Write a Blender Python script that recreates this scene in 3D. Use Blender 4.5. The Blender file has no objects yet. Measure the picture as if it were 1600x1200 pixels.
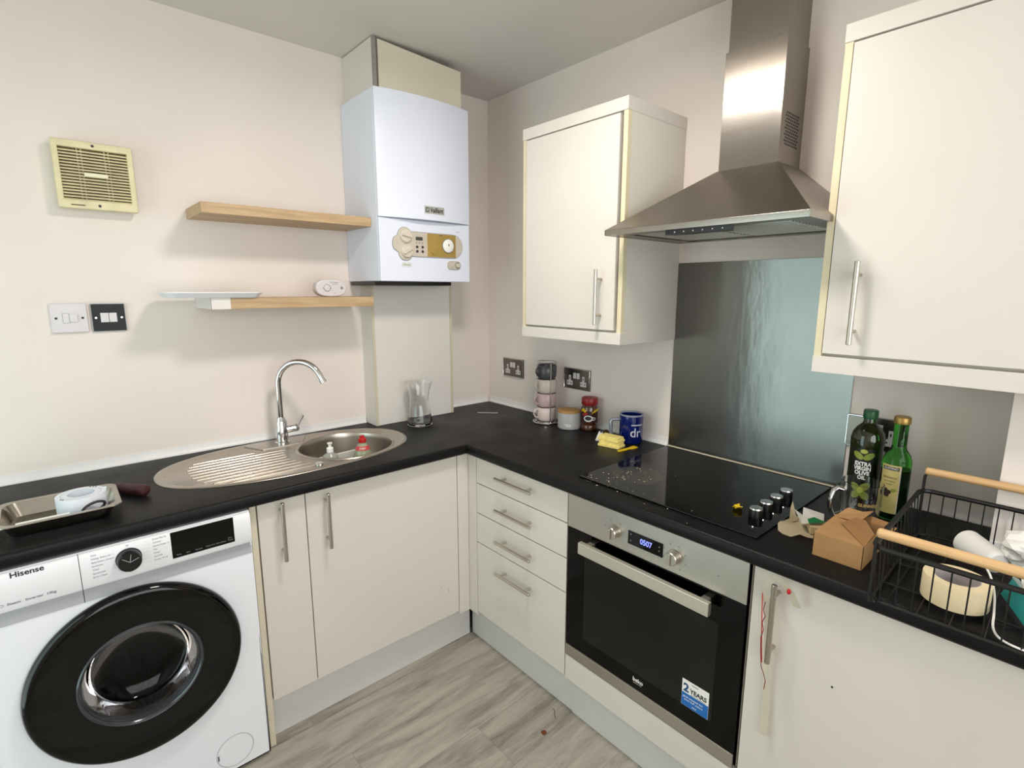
import bpy, bmesh, math, random
from mathutils import Matrix, Vector
R=random.Random(7)
PI=math.pi
S=bpy.context.scene
COL=S.collection
# ------------------------------------------------------------------ camera
cam_d=bpy.data.cameras.new('camera'); cam=bpy.data.objects.new('camera',cam_d); COL.objects.link(cam)
yaw,pit,rol=0.72057,-0.17727,0.00126
F=Vector((math.sin(yaw)*math.cos(pit),math.cos(yaw)*math.cos(pit),math.sin(pit)))
Rt=Vector((math.cos(yaw),-math.sin(yaw),0)); U=Rt.cross(F)
R2=Rt*math.cos(rol)+U*math.sin(rol); U2=U*math.cos(rol)-Rt*math.sin(rol)
M=Matrix((R2,U2,-F)).transposed().to_4x4(); M.translation=Vector((-1.78482,-2.22359,1.49562))
cam.matrix_world=M
cam_d.sensor_width=36; cam_d.lens=821.017/1600*36; cam_d.clip_start=.02
S.camera=cam
# ------------------------------------------------------------------ light and exposure
S.view_settings.view_transform='Standard'; S.view_settings.look='None'; S.view_settings.gamma=1
S.view_settings.use_curve_mapping=False
S.view_settings.exposure=0.06
wd=bpy.data.worlds.new('sky'); S.world=wd; wd.use_nodes=True
bg=wd.node_tree.nodes['Background']; bg.inputs[0].default_value=(.58,.76,.80,1); bg.inputs[1].default_value=1.6
def area(name,loc,rot,size,power,col,sizey=None,shape='RECTANGLE'):
    l=bpy.data.lights.new(name,'AREA'); l.energy=power; l.color=col; l.shape=shape; l.size=size
    if sizey: l.size_y=sizey
    o=bpy.data.objects.new(name,l); COL.objects.link(o); o.location=loc; o.rotation_euler=rot; return o
# ceiling lamp bulb light (inside the ceiling lamp fitting built below)
LX,LY=-1.00,-1.28
area('lamp_light',(LX,LY,2.335),(0,0,0),.28,14.5,(1,.925,.86),shape='DISK')
# daylight through the glazed door in the far wall
area('daylight_and_fill',(-2.745,-.70,1.05),(0,math.radians(-90),0),1.85,9.5,(.79,1.0,.93),1.02)
# soft fill added behind the camera, set at an invented window
area('daylight_and_fill',(-1.55,-3.37,1.50),(math.radians(90),0,0),2.1,29,(1.0,.975,.965),1.3)
H=2.427
W=.8914
# ------------------------------------------------------------------ materials
def lin(c):
    if isinstance(c,str): c=[int(c[i:i+2],16)/255 for i in(0,2,4)]
    return tuple((x/12.92 if x<=.04045 else ((x+.055)/1.055)**2.4) for x in c)
def base(name):
    m=bpy.data.materials.new(name); m.use_nodes=True; nt=m.node_tree
    return m,nt,nt.nodes['Principled BSDF']
def node(nt,t,**k):
    n=nt.nodes.new(t)
    for a,b in k.items(): setattr(n,a,b)
    return n
def mat(name,col,rough=.5,metal=0,var=.03,scale=8,bump=0,bscale=200,coat=0,emit=None,es=0,stretch=None,spec=None,aniso=0,trans=0,ior=None,alpha=None):
    m,nt,b=base(name); c=lin(col)
    tc=node(nt,'ShaderNodeTexCoord'); mp=node(nt,'ShaderNodeMapping'); nt.links.new(tc.outputs['Object'],mp.inputs[0])
    if stretch: mp.inputs['Scale'].default_value=stretch
    nz=node(nt,'ShaderNodeTexNoise'); nz.inputs['Scale'].default_value=scale; nz.inputs['Detail'].default_value=4
    nt.links.new(mp.outputs[0],nz.inputs[0])
    rp=node(nt,'ShaderNodeValToRGB'); nt.links.new(nz.outputs['Fac'],rp.inputs[0])
    rp.color_ramp.elements[0].position=.3; rp.color_ramp.elements[1].position=.7
    rp.color_ramp.elements[0].color=(*[max(0,x*(1-var)) for x in c],1); rp.color_ramp.elements[1].color=(*[min(1,x*(1+var)) for x in c],1)
    nt.links.new(rp.outputs[0],b.inputs['Base Color'])
    b.inputs['Roughness'].default_value=rough; b.inputs['Metallic'].default_value=metal
    if coat: b.inputs['Coat Weight'].default_value=coat; b.inputs['Coat Roughness'].default_value=.05
    if spec is not None: b.inputs['Specular IOR Level'].default_value=spec
    if trans: b.inputs['Transmission Weight'].default_value=trans
    if ior: b.inputs['IOR'].default_value=ior
    if emit: b.inputs['Emission Color'].default_value=(*lin(emit),1); b.inputs['Emission Strength'].default_value=es
    if aniso:
        b.inputs['Anisotropic'].default_value=aniso
        tg=node(nt,'ShaderNodeTangent'); tg.direction_type='RADIAL'; tg.axis='Z'
        nt.links.new(tg.outputs[0],b.inputs['Tangent'])
    if bump:
        n2=node(nt,'ShaderNodeTexNoise'); n2.inputs['Scale'].default_value=bscale; n2.inputs['Detail'].default_value=3
        nt.links.new(mp.outputs[0],n2.inputs[0])
        bp=node(nt,'ShaderNodeBump'); bp.inputs['Strength'].default_value=bump; bp.inputs['Distance'].default_value=.002
        nt.links.new(n2.outputs['Fac'],bp.inputs['Height']); nt.links.new(bp.outputs[0],b.inputs['Normal'])
    return m
def steel(name,col,rough,axis='Z',var=.1,bump=.08,aniso=.0,smear=.15,tax='Z',trot=0,warp=0):
    # brushed steel: noise stretched along one axis, cloudy smears in the roughness
    st={'X':(1,60,60),'Y':(60,1,60),'Z':(60,60,1)}[axis]
    m,nt,b=base(name); c=lin(col); tc=node(nt,'ShaderNodeTexCoord')
    mp=node(nt,'ShaderNodeMapping'); mp.inputs['Scale'].default_value=st; nt.links.new(tc.outputs['Object'],mp.inputs[0])
    nz=node(nt,'ShaderNodeTexNoise'); nz.inputs['Scale'].default_value=14; nz.inputs['Detail'].default_value=3; nt.links.new(mp.outputs[0],nz.inputs[0])
    rp=node(nt,'ShaderNodeValToRGB'); nt.links.new(nz.outputs['Fac'],rp.inputs[0])
    rp.color_ramp.elements[0].position=.25; rp.color_ramp.elements[1].position=.75
    rp.color_ramp.elements[0].color=(*[x*(1-var) for x in c],1); rp.color_ramp.elements[1].color=(*[min(1,x*(1+var)) for x in c],1)
    nt.links.new(rp.outputs[0],b.inputs['Base Color'])
    n3=node(nt,'ShaderNodeTexNoise'); n3.inputs['Scale'].default_value=4; n3.inputs['Detail'].default_value=3; nt.links.new(tc.outputs['Object'],n3.inputs[0])
    mr=node(nt,'ShaderNodeMapRange'); mr.inputs[1].default_value=.35; mr.inputs[2].default_value=.7
    mr.inputs[3].default_value=rough; mr.inputs[4].default_value=rough+smear; nt.links.new(n3.outputs['Fac'],mr.inputs[0])
    nt.links.new(mr.outputs[0],b.inputs['Roughness']); b.inputs['Metallic'].default_value=1
    if aniso:
        b.inputs['Anisotropic'].default_value=aniso; b.inputs['Anisotropic Rotation'].default_value=trot
        tg=node(nt,'ShaderNodeTangent'); tg.direction_type='RADIAL'; tg.axis=tax; nt.links.new(tg.outputs[0],b.inputs['Tangent'])
    bp=node(nt,'ShaderNodeBump'); bp.inputs['Strength'].default_value=bump; bp.inputs['Distance'].default_value=.0006
    nt.links.new(nz.outputs['Fac'],bp.inputs['Height']); nt.links.new(bp.outputs[0],b.inputs['Normal'])
    if warp:
        m2=node(nt,'ShaderNodeMapping'); m2.inputs['Scale'].default_value=(1,1,.35); nt.links.new(tc.outputs['Object'],m2.inputs[0])
        n4=node(nt,'ShaderNodeTexNoise'); n4.inputs['Scale'].default_value=9; n4.inputs['Detail'].default_value=4; nt.links.new(m2.outputs[0],n4.inputs[0])
        b2=node(nt,'ShaderNodeBump'); b2.inputs['Strength'].default_value=warp; b2.inputs['Distance'].default_value=.004
        nt.links.new(n4.outputs['Fac'],b2.inputs['Height']); nt.links.new(b2.outputs[0],bp.inputs['Normal'])
    return m
def glassmat(name,col=(1,1,1),rough=0,ior=1.45):
    m,nt,b=base(name); b.inputs['Base Color'].default_value=(*col,1); b.inputs['Roughness'].default_value=rough
    b.inputs['Transmission Weight'].default_value=1; b.inputs['IOR'].default_value=ior
    return m
def worktop_mat():
    m,nt,b=base('black speckled laminate'); tc=node(nt,'ShaderNodeTexCoord')
    vo=node(nt,'ShaderNodeTexVoronoi'); vo.inputs['Scale'].default_value=260; nt.links.new(tc.outputs['Object'],vo.inputs[0])
    n=node(nt,'ShaderNodeTexNoise'); n.inputs['Scale'].default_value=5; n.inputs['Detail'].default_value=5; nt.links.new(tc.outputs['Object'],n.inputs[0])
    n2=node(nt,'ShaderNodeTexNoise'); n2.inputs['Scale'].default_value=420; n2.inputs['Detail'].default_value=2; nt.links.new(tc.outputs['Object'],n2.inputs[0])
    rp=node(nt,'ShaderNodeValToRGB'); nt.links.new(n2.outputs['Fac'],rp.inputs[0])
    e=rp.color_ramp.elements; e[0].position=.35; e[0].color=(.004,.0038,.004,1); e[1].position=.72; e[1].color=(.026,.024,.024,1)
    x=rp.color_ramp.elements.new(.58); x.color=(.007,.0067,.007,1)
    nt.links.new(rp.outputs[0],b.inputs['Base Color'])
    mr=node(nt,'ShaderNodeMapRange'); mr.inputs[1].default_value=.3; mr.inputs[2].default_value=.7; mr.inputs[3].default_value=.34; mr.inputs[4].default_value=.50
    nt.links.new(n.outputs['Fac'],mr.inputs[0]); nt.links.new(mr.outputs[0],b.inputs['Roughness'])
    b.inputs['Specular IOR Level'].default_value=.19
    bp=node(nt,'ShaderNodeBump'); bp.inputs['Strength'].default_value=.25; bp.inputs['Distance'].default_value=.0008
    nt.links.new(n2.outputs['Fac'],bp.inputs['Height']); nt.links.new(bp.outputs[0],b.inputs['Normal'])
    return m
def floor_mat():
    # grey-brown wood laminate, boards running along x
    m,nt,b=base('grey wood laminate'); tc=node(nt,'ShaderNodeTexCoord')
    sp=node(nt,'ShaderNodeSeparateXYZ'); nt.links.new(tc.outputs['Object'],sp.inputs[0])
    def mth(op,a,b_=None):
        n=node(nt,'ShaderNodeMath',operation=op)
        for i,v in enumerate((a,b_)):
            if v is None: continue
            if isinstance(v,(int,float)): n.inputs[i].default_value=v
            else: nt.links.new(v,n.inputs[i])
        return n.outputs[0]
    yy=mth('DIVIDE',mth('ADD',sp.outputs['Y'],.956),.192)
    row=mth('FLOOR',yy); fr=mth('FRACT',yy)
    xo=mth('ADD',sp.outputs['X'],mth('MULTIPLY',mth('FRACT',mth('MULTIPLY',mth('SINE',mth('MULTIPLY',row,12.9)),43.7)),1.2))
    xx=mth('DIVIDE',xo,1.2); cell=mth('FLOOR',xx); fx=mth('FRACT',xx)
    idn=mth('FRACT',mth('ABSOLUTE',mth('MULTIPLY',mth('SINE',mth('ADD',mth('MULTIPLY',row,7.31),mth('MULTIPLY',cell,3.17))),91.3)))
    cmb=node(nt,'ShaderNodeCombineXYZ'); nt.links.new(mth('MULTIPLY',sp.outputs['X'],1.3),cmb.inputs[0]); nt.links.new(mth('MULTIPLY',sp.outputs['Y'],9),cmb.inputs[1]); nt.links.new(mth('MULTIPLY',idn,17),cmb.inputs[2])
    n=node(nt,'ShaderNodeTexNoise'); n.inputs['Scale'].default_value=2.2; n.inputs['Detail'].default_value=7; n.inputs['Roughness'].default_value=.62; n.inputs['Distortion'].default_value=.6; nt.links.new(cmb.outputs[0],n.inputs[0])
    cmb2=node(nt,'ShaderNodeCombineXYZ'); nt.links.new(mth('MULTIPLY',sp.outputs['X'],6),cmb2.inputs[0]); nt.links.new(mth('MULTIPLY',sp.outputs['Y'],110),cmb2.inputs[1])
    n2=node(nt,'ShaderNodeTexNoise'); n2.inputs['Scale'].default_value=3; n2.inputs['Detail'].default_value=4; nt.links.new(cmb2.outputs[0],n2.inputs[0])
    v=mth('ADD',mth('ADD',mth('MULTIPLY',n.outputs['Fac'],.72),mth('MULTIPLY',n2.outputs['Fac'],.22)),mth('MULTIPLY',idn,.10))
    rp=node(nt,'ShaderNodeValToRGB'); nt.links.new(v,rp.inputs[0]); e=rp.color_ramp.elements
    e[0].position=.30; e[0].color=(*lin('55504a'),1); e[1].position=.72; e[1].color=(*lin('b3ada2'),1)
    x=e.new(.45); x.color=(*lin('8b857b'),1); x=e.new(.56); x.color=(*lin('a29b90'),1)
    seam=mth('LESS_THAN',mth('MINIMUM',mth('MINIMUM',fr,mth('SUBTRACT',1,fr)),mth('MULTIPLY',mth('MINIMUM',fx,mth('SUBTRACT',1,fx)),6)),.006)
    mx=node(nt,'ShaderNodeMix',data_type='RGBA'); nt.links.new(mth('MULTIPLY',seam,.3),mx.inputs['Factor']); nt.links.new(rp.outputs[0],mx.inputs['A']); mx.inputs['B'].default_value=(*lin('4d453e'),1)
    nt.links.new(mx.outputs['Result'],b.inputs['Base Color']); b.inputs['Roughness'].default_value=.42
    bp=node(nt,'ShaderNodeBump'); bp.inputs['Strength'].default_value=.12; bp.inputs['Distance'].default_value=.001; nt.links.new(n2.outputs['Fac'],bp.inputs['Height']); nt.links.new(bp.outputs[0],b.inputs['Normal'])
    return m
def wood_mat(name,a,b_,axis='X',rough=.5):
    m,nt,b=base(name); tc=node(nt,'ShaderNodeTexCoord'); mp=node(nt,'ShaderNodeMapping')
    mp.inputs['Scale'].default_value={'X':(2,30,30),'Y':(30,2,30),'Z':(30,30,2)}[axis]; nt.links.new(tc.outputs['Object'],mp.inputs[0])
    n=node(nt,'ShaderNodeTexNoise'); n.inputs['Scale'].default_value=3; n.inputs['Detail'].default_value=5; n.inputs['Distortion'].default_value=.8; nt.links.new(mp.outputs[0],n.inputs[0])
    rp=node(nt,'ShaderNodeValToRGB'); e=rp.color_ramp.elements; e[0].position=.3; e[1].position=.7; e[0].color=(*lin(a),1); e[1].color=(*lin(b_),1)
    nt.links.new(n.outputs['Fac'],rp.inputs[0]); nt.links.new(rp.outputs[0],b.inputs['Base Color']); b.inputs['Roughness'].default_value=rough
    return m
def drum_mat():
    # stainless drum wall with round dark holes
    m,nt,b=base('perforated drum steel'); tc=node(nt,'ShaderNodeTexCoord')
    vo=node(nt,'ShaderNodeTexVoronoi'); vo.inputs['Scale'].default_value=62; vo.inputs['Randomness'].default_value=.25; nt.links.new(tc.outputs['Object'],vo.inputs[0])
    rp=node(nt,'ShaderNodeValToRGB'); e=rp.color_ramp.elements; e[0].position=.30; e[0].color=(.01,.01,.01,1); e[1].position=.36; e[1].color=(.30,.29,.27,1)
    nt.links.new(vo.outputs['Distance'],rp.inputs[0]); nt.links.new(rp.outputs[0],b.inputs['Base Color']); b.inputs['Metallic'].default_value=.8; b.inputs['Roughness'].default_value=.3
    return m
PAINT='e3dad3'
m_wall=mat('wall paint',PAINT,.65,var=.02,scale=3,bump=.10,bscale=60)
m_ceil=mat('ceiling paint','d6d2cb',.7,var=.015,scale=2,bump=.05,bscale=80)
m_floor=floor_mat()
m_seal=mat('white sealing strip','e2e0df',.35,var=.03,scale=12)
m_work=worktop_mat()
m_cab=mat('white cabinet laminate','d5d0c8',.45,var=.015,scale=4)
m_cab2=mat('white carcass board','d6d2c8',.4,var=.02,scale=5)
m_edge=mat('cream edge strip','d8ceae',.45,var=.06,scale=9)
m_edge2=mat('aged cream edging','cbc2ac',.5)
m_gap=mat('dark gap','1a1814',.8)
m_chrome=mat('chrome','d8d8da',.07,1,var=.01)
m_handle=steel('brushed nickel','bdb6ac',.28,'Y',.06,.05,smear=.05)
m_handleL=steel('brushed nickel bar','c6c0b6',.28,'Z',.06,.05,smear=.05)
m_steelZ=steel('hood steel','a09a93',.28,'Y',.06,.04,aniso=.93,smear=.04,tax='Y',warp=.12)
m_steelH=steel('hood canopy steel','8d857d',.33,'X',.05,.06,smear=.06)
m_splash=steel('splashback steel','797976',.20,'Y',.04,.05,aniso=.8,smear=.05,tax='Z',trot=.25,warp=.35)
m_steelO=steel('oven steel','c2beb6',.32,'X',.04,.05,smear=.05)
m_sink=steel('sink steel','b9b2a9',.24,'X',.04,.05,smear=.14)
m_tray=mat('worn tray steel','a9a49a',.18,1,var=.12,scale=20,bump=.1,bscale=30)
m_blackg=mat('black ceramic glass','030303',.06,var=.1,scale=40,spec=.35)
m_ovg=mat('black oven glass','020202',.09,var=.1,spec=.22)
m_ovw=mat('dark oven window','161713',.18,var=.15,scale=3,spec=.3)
m_black=mat('black plastic','0c0c0d',.32,var=.1)
m_blackm=mat('black wire','0b0b0c',.45,var=.1)
m_wht=mat('white appliance enamel','e9ecf2',.24,var=.01)
m_wht2=mat('white appliance plastic','e6e8ec',.35,var=.01)
m_wgrey=mat('grey appliance plastic','a9acb0',.4,var=.02)
m_boil=mat('boiler enamel','dfe5f3',.28,var=.01)
m_board=mat('boxing board','d9d3bf',.5,var=.03,scale=5)
m_boardw=mat('white boxing board','dcd8d2',.45,var=.02,scale=5)
m_pearl=mat('pearl grey plastic','c4bcae',.4,var=.03)
m_gold=mat('gold fascia','b69a55',.38,.4,var=.04)
m_ink=mat('dark print','26282c',.5)
m_grin=mat('grey print','7c7f85',.5)
m_whin=mat('white print','e6e6e2',.5)
m_bein=mat('beige print','b9b3a4',.5)
m_oak=wood_mat('oak shelf','a88b68','c3a67f','X',.5)
m_beech=wood_mat('beech handle','c29a68','dab887','Y',.45)
m_fan=mat('yellowed plastic','d9cfa8',.42,var=.10,scale=20)
m_fand=mat('dusty fan interior','4a3a1c',.8,var=.2,scale=30)
m_sw=mat('white switch plastic','cfcacc',.3,var=.01)
m_glass=glassmat('clear glass',(1,1,1),0,1.45)
m_wglass=glassmat('door glass',(.22,.22,.23),0,1.25)
m_plastic=mat('translucent plastic','dfe3da',.2,var=.02,trans=.6)
m_red=mat('red plastic','b8161b',.35,var=.05)
m_yel=mat('yellow plastic','dcb80c',.4,var=.05)
m_blue=mat('blue glaze','0c1c66',.12,var=.08,coat=.4)
m_silver=mat('silver handle paint','a9b0bb',.25,.6,var=.05)
m_kraft=mat('kraft card','a88153',.75,var=.06,scale=30)
m_kraft2=mat('kraft card inside','936c41',.8,var=.06,scale=30)
m_paper=mat('white paper','ecebe6',.75,var=.02)
m_tape=mat('masking tape','e3d2ac',.6,var=.03,scale=60)
m_teal=mat('teal plastic','2c8d8a',.35,var=.12,scale=30)
# ------------------------------------------------------------------ mesh helpers
class MB:
    def __init__(s): s.bm=bmesh.new(); s.bv=False
    def _mi(s,n,mi):
        if mi:
            for f in list(s.bm.faces)[n:]: f.material_index=mi
    def box(s,x0,x1,y0,y1,z0,z1,bev=0,seg=2,mi=0,mtx=None):
        t=bmesh.new()
        m=Matrix.Translation(((x0+x1)/2,(y0+y1)/2,(z0+z1)/2))@Matrix.Diagonal((abs(x1-x0),abs(y1-y0),abs(z1-z0),1))
        bmesh.ops.create_cube(t,size=1,matrix=m)
        if bev: bmesh.ops.bevel(t,geom=t.edges[:],offset=bev,segments=seg,affect='EDGES',profile=.5,clamp_overlap=True); s.bv=True
        s.merge(t,mtx,mi); return s
    def merge(s,t,mtx=None,mi=0):
        if mtx is not None: bmesh.ops.transform(t,matrix=mtx,verts=t.verts)
        mp={}
        for v in t.verts: mp[v]=s.bm.verts.new(v.co)
        for f in t.faces:
            try: g=s.bm.faces.new([mp[v] for v in f.verts])
            except ValueError: continue
            g.material_index=mi if mi else f.material_index; g.smooth=f.smooth
        t.free()
    def prism(s,pts,z0,z1,bev=0,mi=0,mtx=None,seg=2):
        t=bmesh.new(); a=[t.verts.new((x,y,z0)) for x,y in pts]; b=[t.verts.new((x,y,z1)) for x,y in pts]; n=len(pts)
        t.faces.new(a[::-1]); top=t.faces.new(b)
        for i in range(n): t.faces.new((a[i],a[(i+1)%n],b[(i+1)%n],b[i]))
        bmesh.ops.recalc_face_normals(t,faces=t.faces)
        if bev: s.bv=True; bmesh.ops.bevel(t,geom=[e for e in t.edges if all(abs(v.co.z-z1)<1e-7 for v in e.verts)],offset=bev,segments=seg,affect='EDGES',profile=.5)
        s.merge(t,mtx,mi); return s
    def lathe(s,prof,seg=32,mi=0,mtx=None,close=False):
        t=bmesh.new(); rings=[]
        for r,z in prof:
            if r<1e-6: rings.append([t.verts.new((0,0,z))])
            else: rings.append([t.verts.new((r*math.cos(2*PI*i/seg),r*math.sin(2*PI*i/seg),z)) for i in range(seg)])
        pr=list(zip(rings,rings[1:]))
        if close: pr.append((rings[-1],rings[0]))
        for a,b in pr:
            for i in range(seg):
                j=(i+1)%seg
                if len(a)==1 and len(b)==1: continue
                if len(a)==1: t.faces.new((a[0],b[j],b[i]))
                elif len(b)==1: t.faces.new((a[i],a[j],b[0]))
                else: t.faces.new((a[i],a[j],b[j],b[i]))
        bmesh.ops.recalc_face_normals(t,faces=t.faces)
        s.merge(t,mtx,mi); return s
    def cyl(s,p0,p1,r,r2=None,seg=20,mi=0,bev=0):
        p0,p1=Vector(p0),Vector(p1); d=p1-p0; L=d.length; r2=r if r2 is None else r2
        q=d.to_track_quat('Z','Y').to_matrix().to_4x4(); q.translation=p0
        b=min(bev,r*.9,L*.4)
        if b: pf=[(0,0),(r-b,0),(r,b),(r2,L-b),(r2-b,L),(0,L)]
        else: pf=[(0,0),(r,0),(r2,L),(0,L)]
        return s.lathe(pf,seg,mi,q)
    def tube(s,path,r,seg=10,mi=0,closed=False,rs=None,flat=None):
        P=[Vector(p) for p in path]; n=len(P); t=bmesh.new(); rings=[]; up=None
        for i,p in enumerate(P):
            if closed: d=P[(i+1)%n]-P[i-1]
            else: d=P[min(i+1,n-1)]-P[max(i-1,0)]
            d.normalize()
            if up is None:
                up=Vector((0,0,1)) if abs(d.z)<.9 else Vector((1,0,0))
            a=d.cross(up).normalized(); b=a.cross(d).normalized(); up=b
            rr=rs[i] if rs else r
            fx,fy=(flat if flat else (1,1))
            rings.append([t.verts.new(p+a*rr*fx*math.cos(2*PI*k/seg)+b*rr*fy*math.sin(2*PI*k/seg)) for k in range(seg)])
        rg=range(n if closed else n-1)
        for i in rg:
            A,B=rings[i],rings[(i+1)%n]
            for k in range(seg): t.faces.new((A[k],A[(k+1)%seg],B[(k+1)%seg],B[k]))
        if not closed: t.faces.new(rings[0][::-1]); t.faces.new(rings[-1])
        bmesh.ops.recalc_face_normals(t,faces=t.faces)
        s.merge(t,None,mi); return s
    def quad(s,a,b,c,d,mi=0):
        f=s.bm.faces.new([s.bm.verts.new(v) for v in(a,b,c,d)]); f.material_index=mi; return s
    def sphere(s,c,r,mi=0,sc=(1,1,1),seg=16):
        t=bmesh.new(); bmesh.ops.create_uvsphere(t,u_segments=seg,v_segments=seg//2+2,radius=r)
        s.merge(t,Matrix.Translation(c)@Matrix.Diagonal((*sc,1)),mi); return s
    def build(s,name,ms,parent=None,ang=35,loc=None,rot=None):
        me=bpy.data.meshes.new(name); s.bm.normal_update(); s.bm.to_mesh(me); s.bm.free()
        for m in (ms if isinstance(ms,(list,tuple)) else [ms]): me.materials.append(m)
        if ang:
            for p in me.polygons: p.use_smooth=True
            me.set_sharp_from_angle(angle=math.radians(ang))
        o=bpy.data.objects.new(name,me); COL.objects.link(o)
        if ang and s.bv:
            wmod=o.modifiers.new('weighted_normals','WEIGHTED_NORMAL'); wmod.keep_sharp=True; wmod.weight=90
        if parent: o.parent=parent
        if loc is not None: o.location=loc
        if rot is not None: o.rotation_euler=rot
        return o
def tag(o,label=None,cat=None,group=None,kind=None):
    if label: o['label']=label
    if cat: o['category']=cat
    if group: o['group']=group
    if kind: o['kind']=kind
    return o
RL=(PI/2,0,0); RR=(PI/2,0,-PI/2)
def thing(name,loc,rot,label,cat,group=None):
    o=bpy.data.objects.new(name,None); o.empty_display_size=.05; COL.objects.link(o); o.location=loc; o.rotation_euler=rot
    return tag(o,label,cat,group)
def struct(name,mb,m,ang=35): return tag(mb.build(name,m,None,ang),kind='structure')
def dup(root,loc=None,rot=None,label=None,group=None):
    r=root.copy(); COL.objects.link(r)
    if loc is not None: r.location=loc
    if rot is not None: r.rotation_euler=rot
    if label: r['label']=label
    if group: r['group']=group
    for ch in list(root.children):
        c=ch.copy(); COL.objects.link(c); c.parent=r
        for g in list(ch.children):
            d=g.copy(); COL.objects.link(d); d.parent=c
    return r
def textmesh(txt,size,width=None,ext=.0002,align='LEFT',bold=0,spacing=1):
    cu=bpy.data.curves.new('t','FONT'); cu.body=txt; cu.size=size; cu.extrude=ext; cu.align_x=align; cu.align_y='CENTER'; cu.offset=bold; cu.space_character=spacing; cu.resolution_u=3
    o=bpy.data.objects.new('t',cu); COL.objects.link(o)
    dg=bpy.context.evaluated_depsgraph_get(); me=bpy.data.meshes.new_from_object(o.evaluated_get(dg)); bpy.data.objects.remove(o); bpy.data.curves.remove(cu)
    if width:
        xs=[v.co.x for v in me.vertices]; w=max(xs)-min(xs)
        for v in me.vertices: v.co.x*=width/w
    return me
def text(txt,size,loc,parent,m,name='lettering',width=None,rot=None,align='LEFT',bold=0,label=None,spacing=1,ext=.0002):
    me=textmesh(txt,size,width,ext,align,bold,spacing); me.name=name; me.materials.clear(); me.materials.append(m)
    o=bpy.data.objects.new(name,me); COL.objects.link(o); o.parent=parent; o.location=loc
    if rot: o.rotation_euler=rot
    if label: o['label']=label
    return o
def texts(items,parent,m,name='lettering',align='LEFT'):
    # several lines as one printed part: items (text,size,(x,y,z),width)
    b=bmesh.new()
    for txt,size,loc,width in items:
        me=textmesh(txt,size,width,.0002,align,.0); me.transform(Matrix.Translation(loc)); b.from_mesh(me); bpy.data.meshes.remove(me)
    me=bpy.data.meshes.new(name); b.to_mesh(me); b.free(); me.materials.append(m)
    o=bpy.data.objects.new(name,me); COL.objects.link(o); o.parent=parent; return o
def wraptext(lines,r,phi,parent,m,name='lettering',align='CENTER'):
    # lines: (text,size,z,width,bold); printed around an upright cylinder of radius r, centred on direction phi
    b=bmesh.new()
    for txt,size,z,width,bold in lines:
        me=textmesh(txt,size,width,.0,align,bold)
        for v in me.vertices:
            a=phi+v.co.x/r; v.co=Vector((r*math.cos(a),r*math.sin(a),z+v.co.y))
        b.from_mesh(me); bpy.data.meshes.remove(me)
    me=bpy.data.meshes.new(name); b.to_mesh(me); b.free(); me.materials.append(m)
    o=bpy.data.objects.new(name,me); COL.objects.link(o); o.parent=parent; return o
def arcpatch(mb,r,phi,u0,u1,z0,z1,mi=0,n=12):
    for i in range(n):
        a0=phi+(u0+(u1-u0)*i/n)/r; a1=phi+(u0+(u1-u0)*(i+1)/n)/r
        mb.quad((r*math.cos(a0),r*math.sin(a0),z0),(r*math.cos(a1),r*math.sin(a1),z0),(r*math.cos(a1),r*math.sin(a1),z1),(r*math.cos(a0),r*math.sin(a0),z1),mi)
def arcshape(mb,r,phi,pts,mi=0):
    n=len(pts); cu=sum(p_[0] for p_ in pts)/n; cz=sum(p_[1] for p_ in pts)/n
    def V(u,z): return mb.bm.verts.new((r*math.cos(phi+u/r),r*math.sin(phi+u/r),z))
    c=V(cu,cz); h=[V((u+cu)/2,(z+cz)/2) for u,z in pts]; o=[V(u,z) for u,z in pts]
    for i in range(n):
        j=(i+1)%n
        for f in((c,h[i],h[j]),(h[i],o[i],o[j],h[j])): mb.bm.faces.new(f).material_index=mi
def ellip(u,z,a,b,rot=0,n=16):
    return [(u+a*math.cos(t)*math.cos(rot)-b*math.sin(t)*math.sin(rot),z+a*math.cos(t)*math.sin(rot)+b*math.sin(t)*math.cos(rot)) for t in [2*PI*i/n for i in range(n)]]
def phi_cam(x,y): return math.atan2(-2.2236-y,-1.7848-x)
def rrect(x0,x1,y0,y1,r,n=6):
    o=[]
    for cx,cy,a in((x1-r,y1-r,0),(x0+r,y1-r,90),(x0+r,y0+r,180),(x1-r,y0+r,270)):
        for i in range(n+1):
            t=math.radians(a+90*i/n); o.append((cx+r*math.cos(t),cy+r*math.sin(t)))
    return o
def circ(cx,cy,r,n=32): return [(cx+r*math.cos(2*PI*i/n),cy+r*math.sin(2*PI*i/n)) for i in range(n)]
def superell(cx,cy,a,b,e,n=72):
    o=[]
    for i in range(n):
        t=2*PI*i/n; c,s_=math.cos(t),math.sin(t)
        o.append((cx+a*math.copysign(abs(c)**(2/e),c),cy+b*math.copysign(abs(s_)**(2/e),s_)))
    return o
def holed(mb,outer,holes,z,up=True,mi=0,mtx=None):
    # flat plate at height z with holes
    t=bmesh.new(); es=[]
    for lp in [outer]+holes:
        vs=[t.verts.new((x,y,z)) for x,y in lp]
        es+=[t.edges.new((vs[i],vs[(i+1)%len(vs)])) for i in range(len(vs))]
    bmesh.ops.triangle_fill(t,use_beauty=True,use_dissolve=False,edges=es)
    for f in t.faces:
        f.normal_update()
        if (f.normal.z>0)!=up: f.normal_flip()
    mb.merge(t,mtx,mi)
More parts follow.
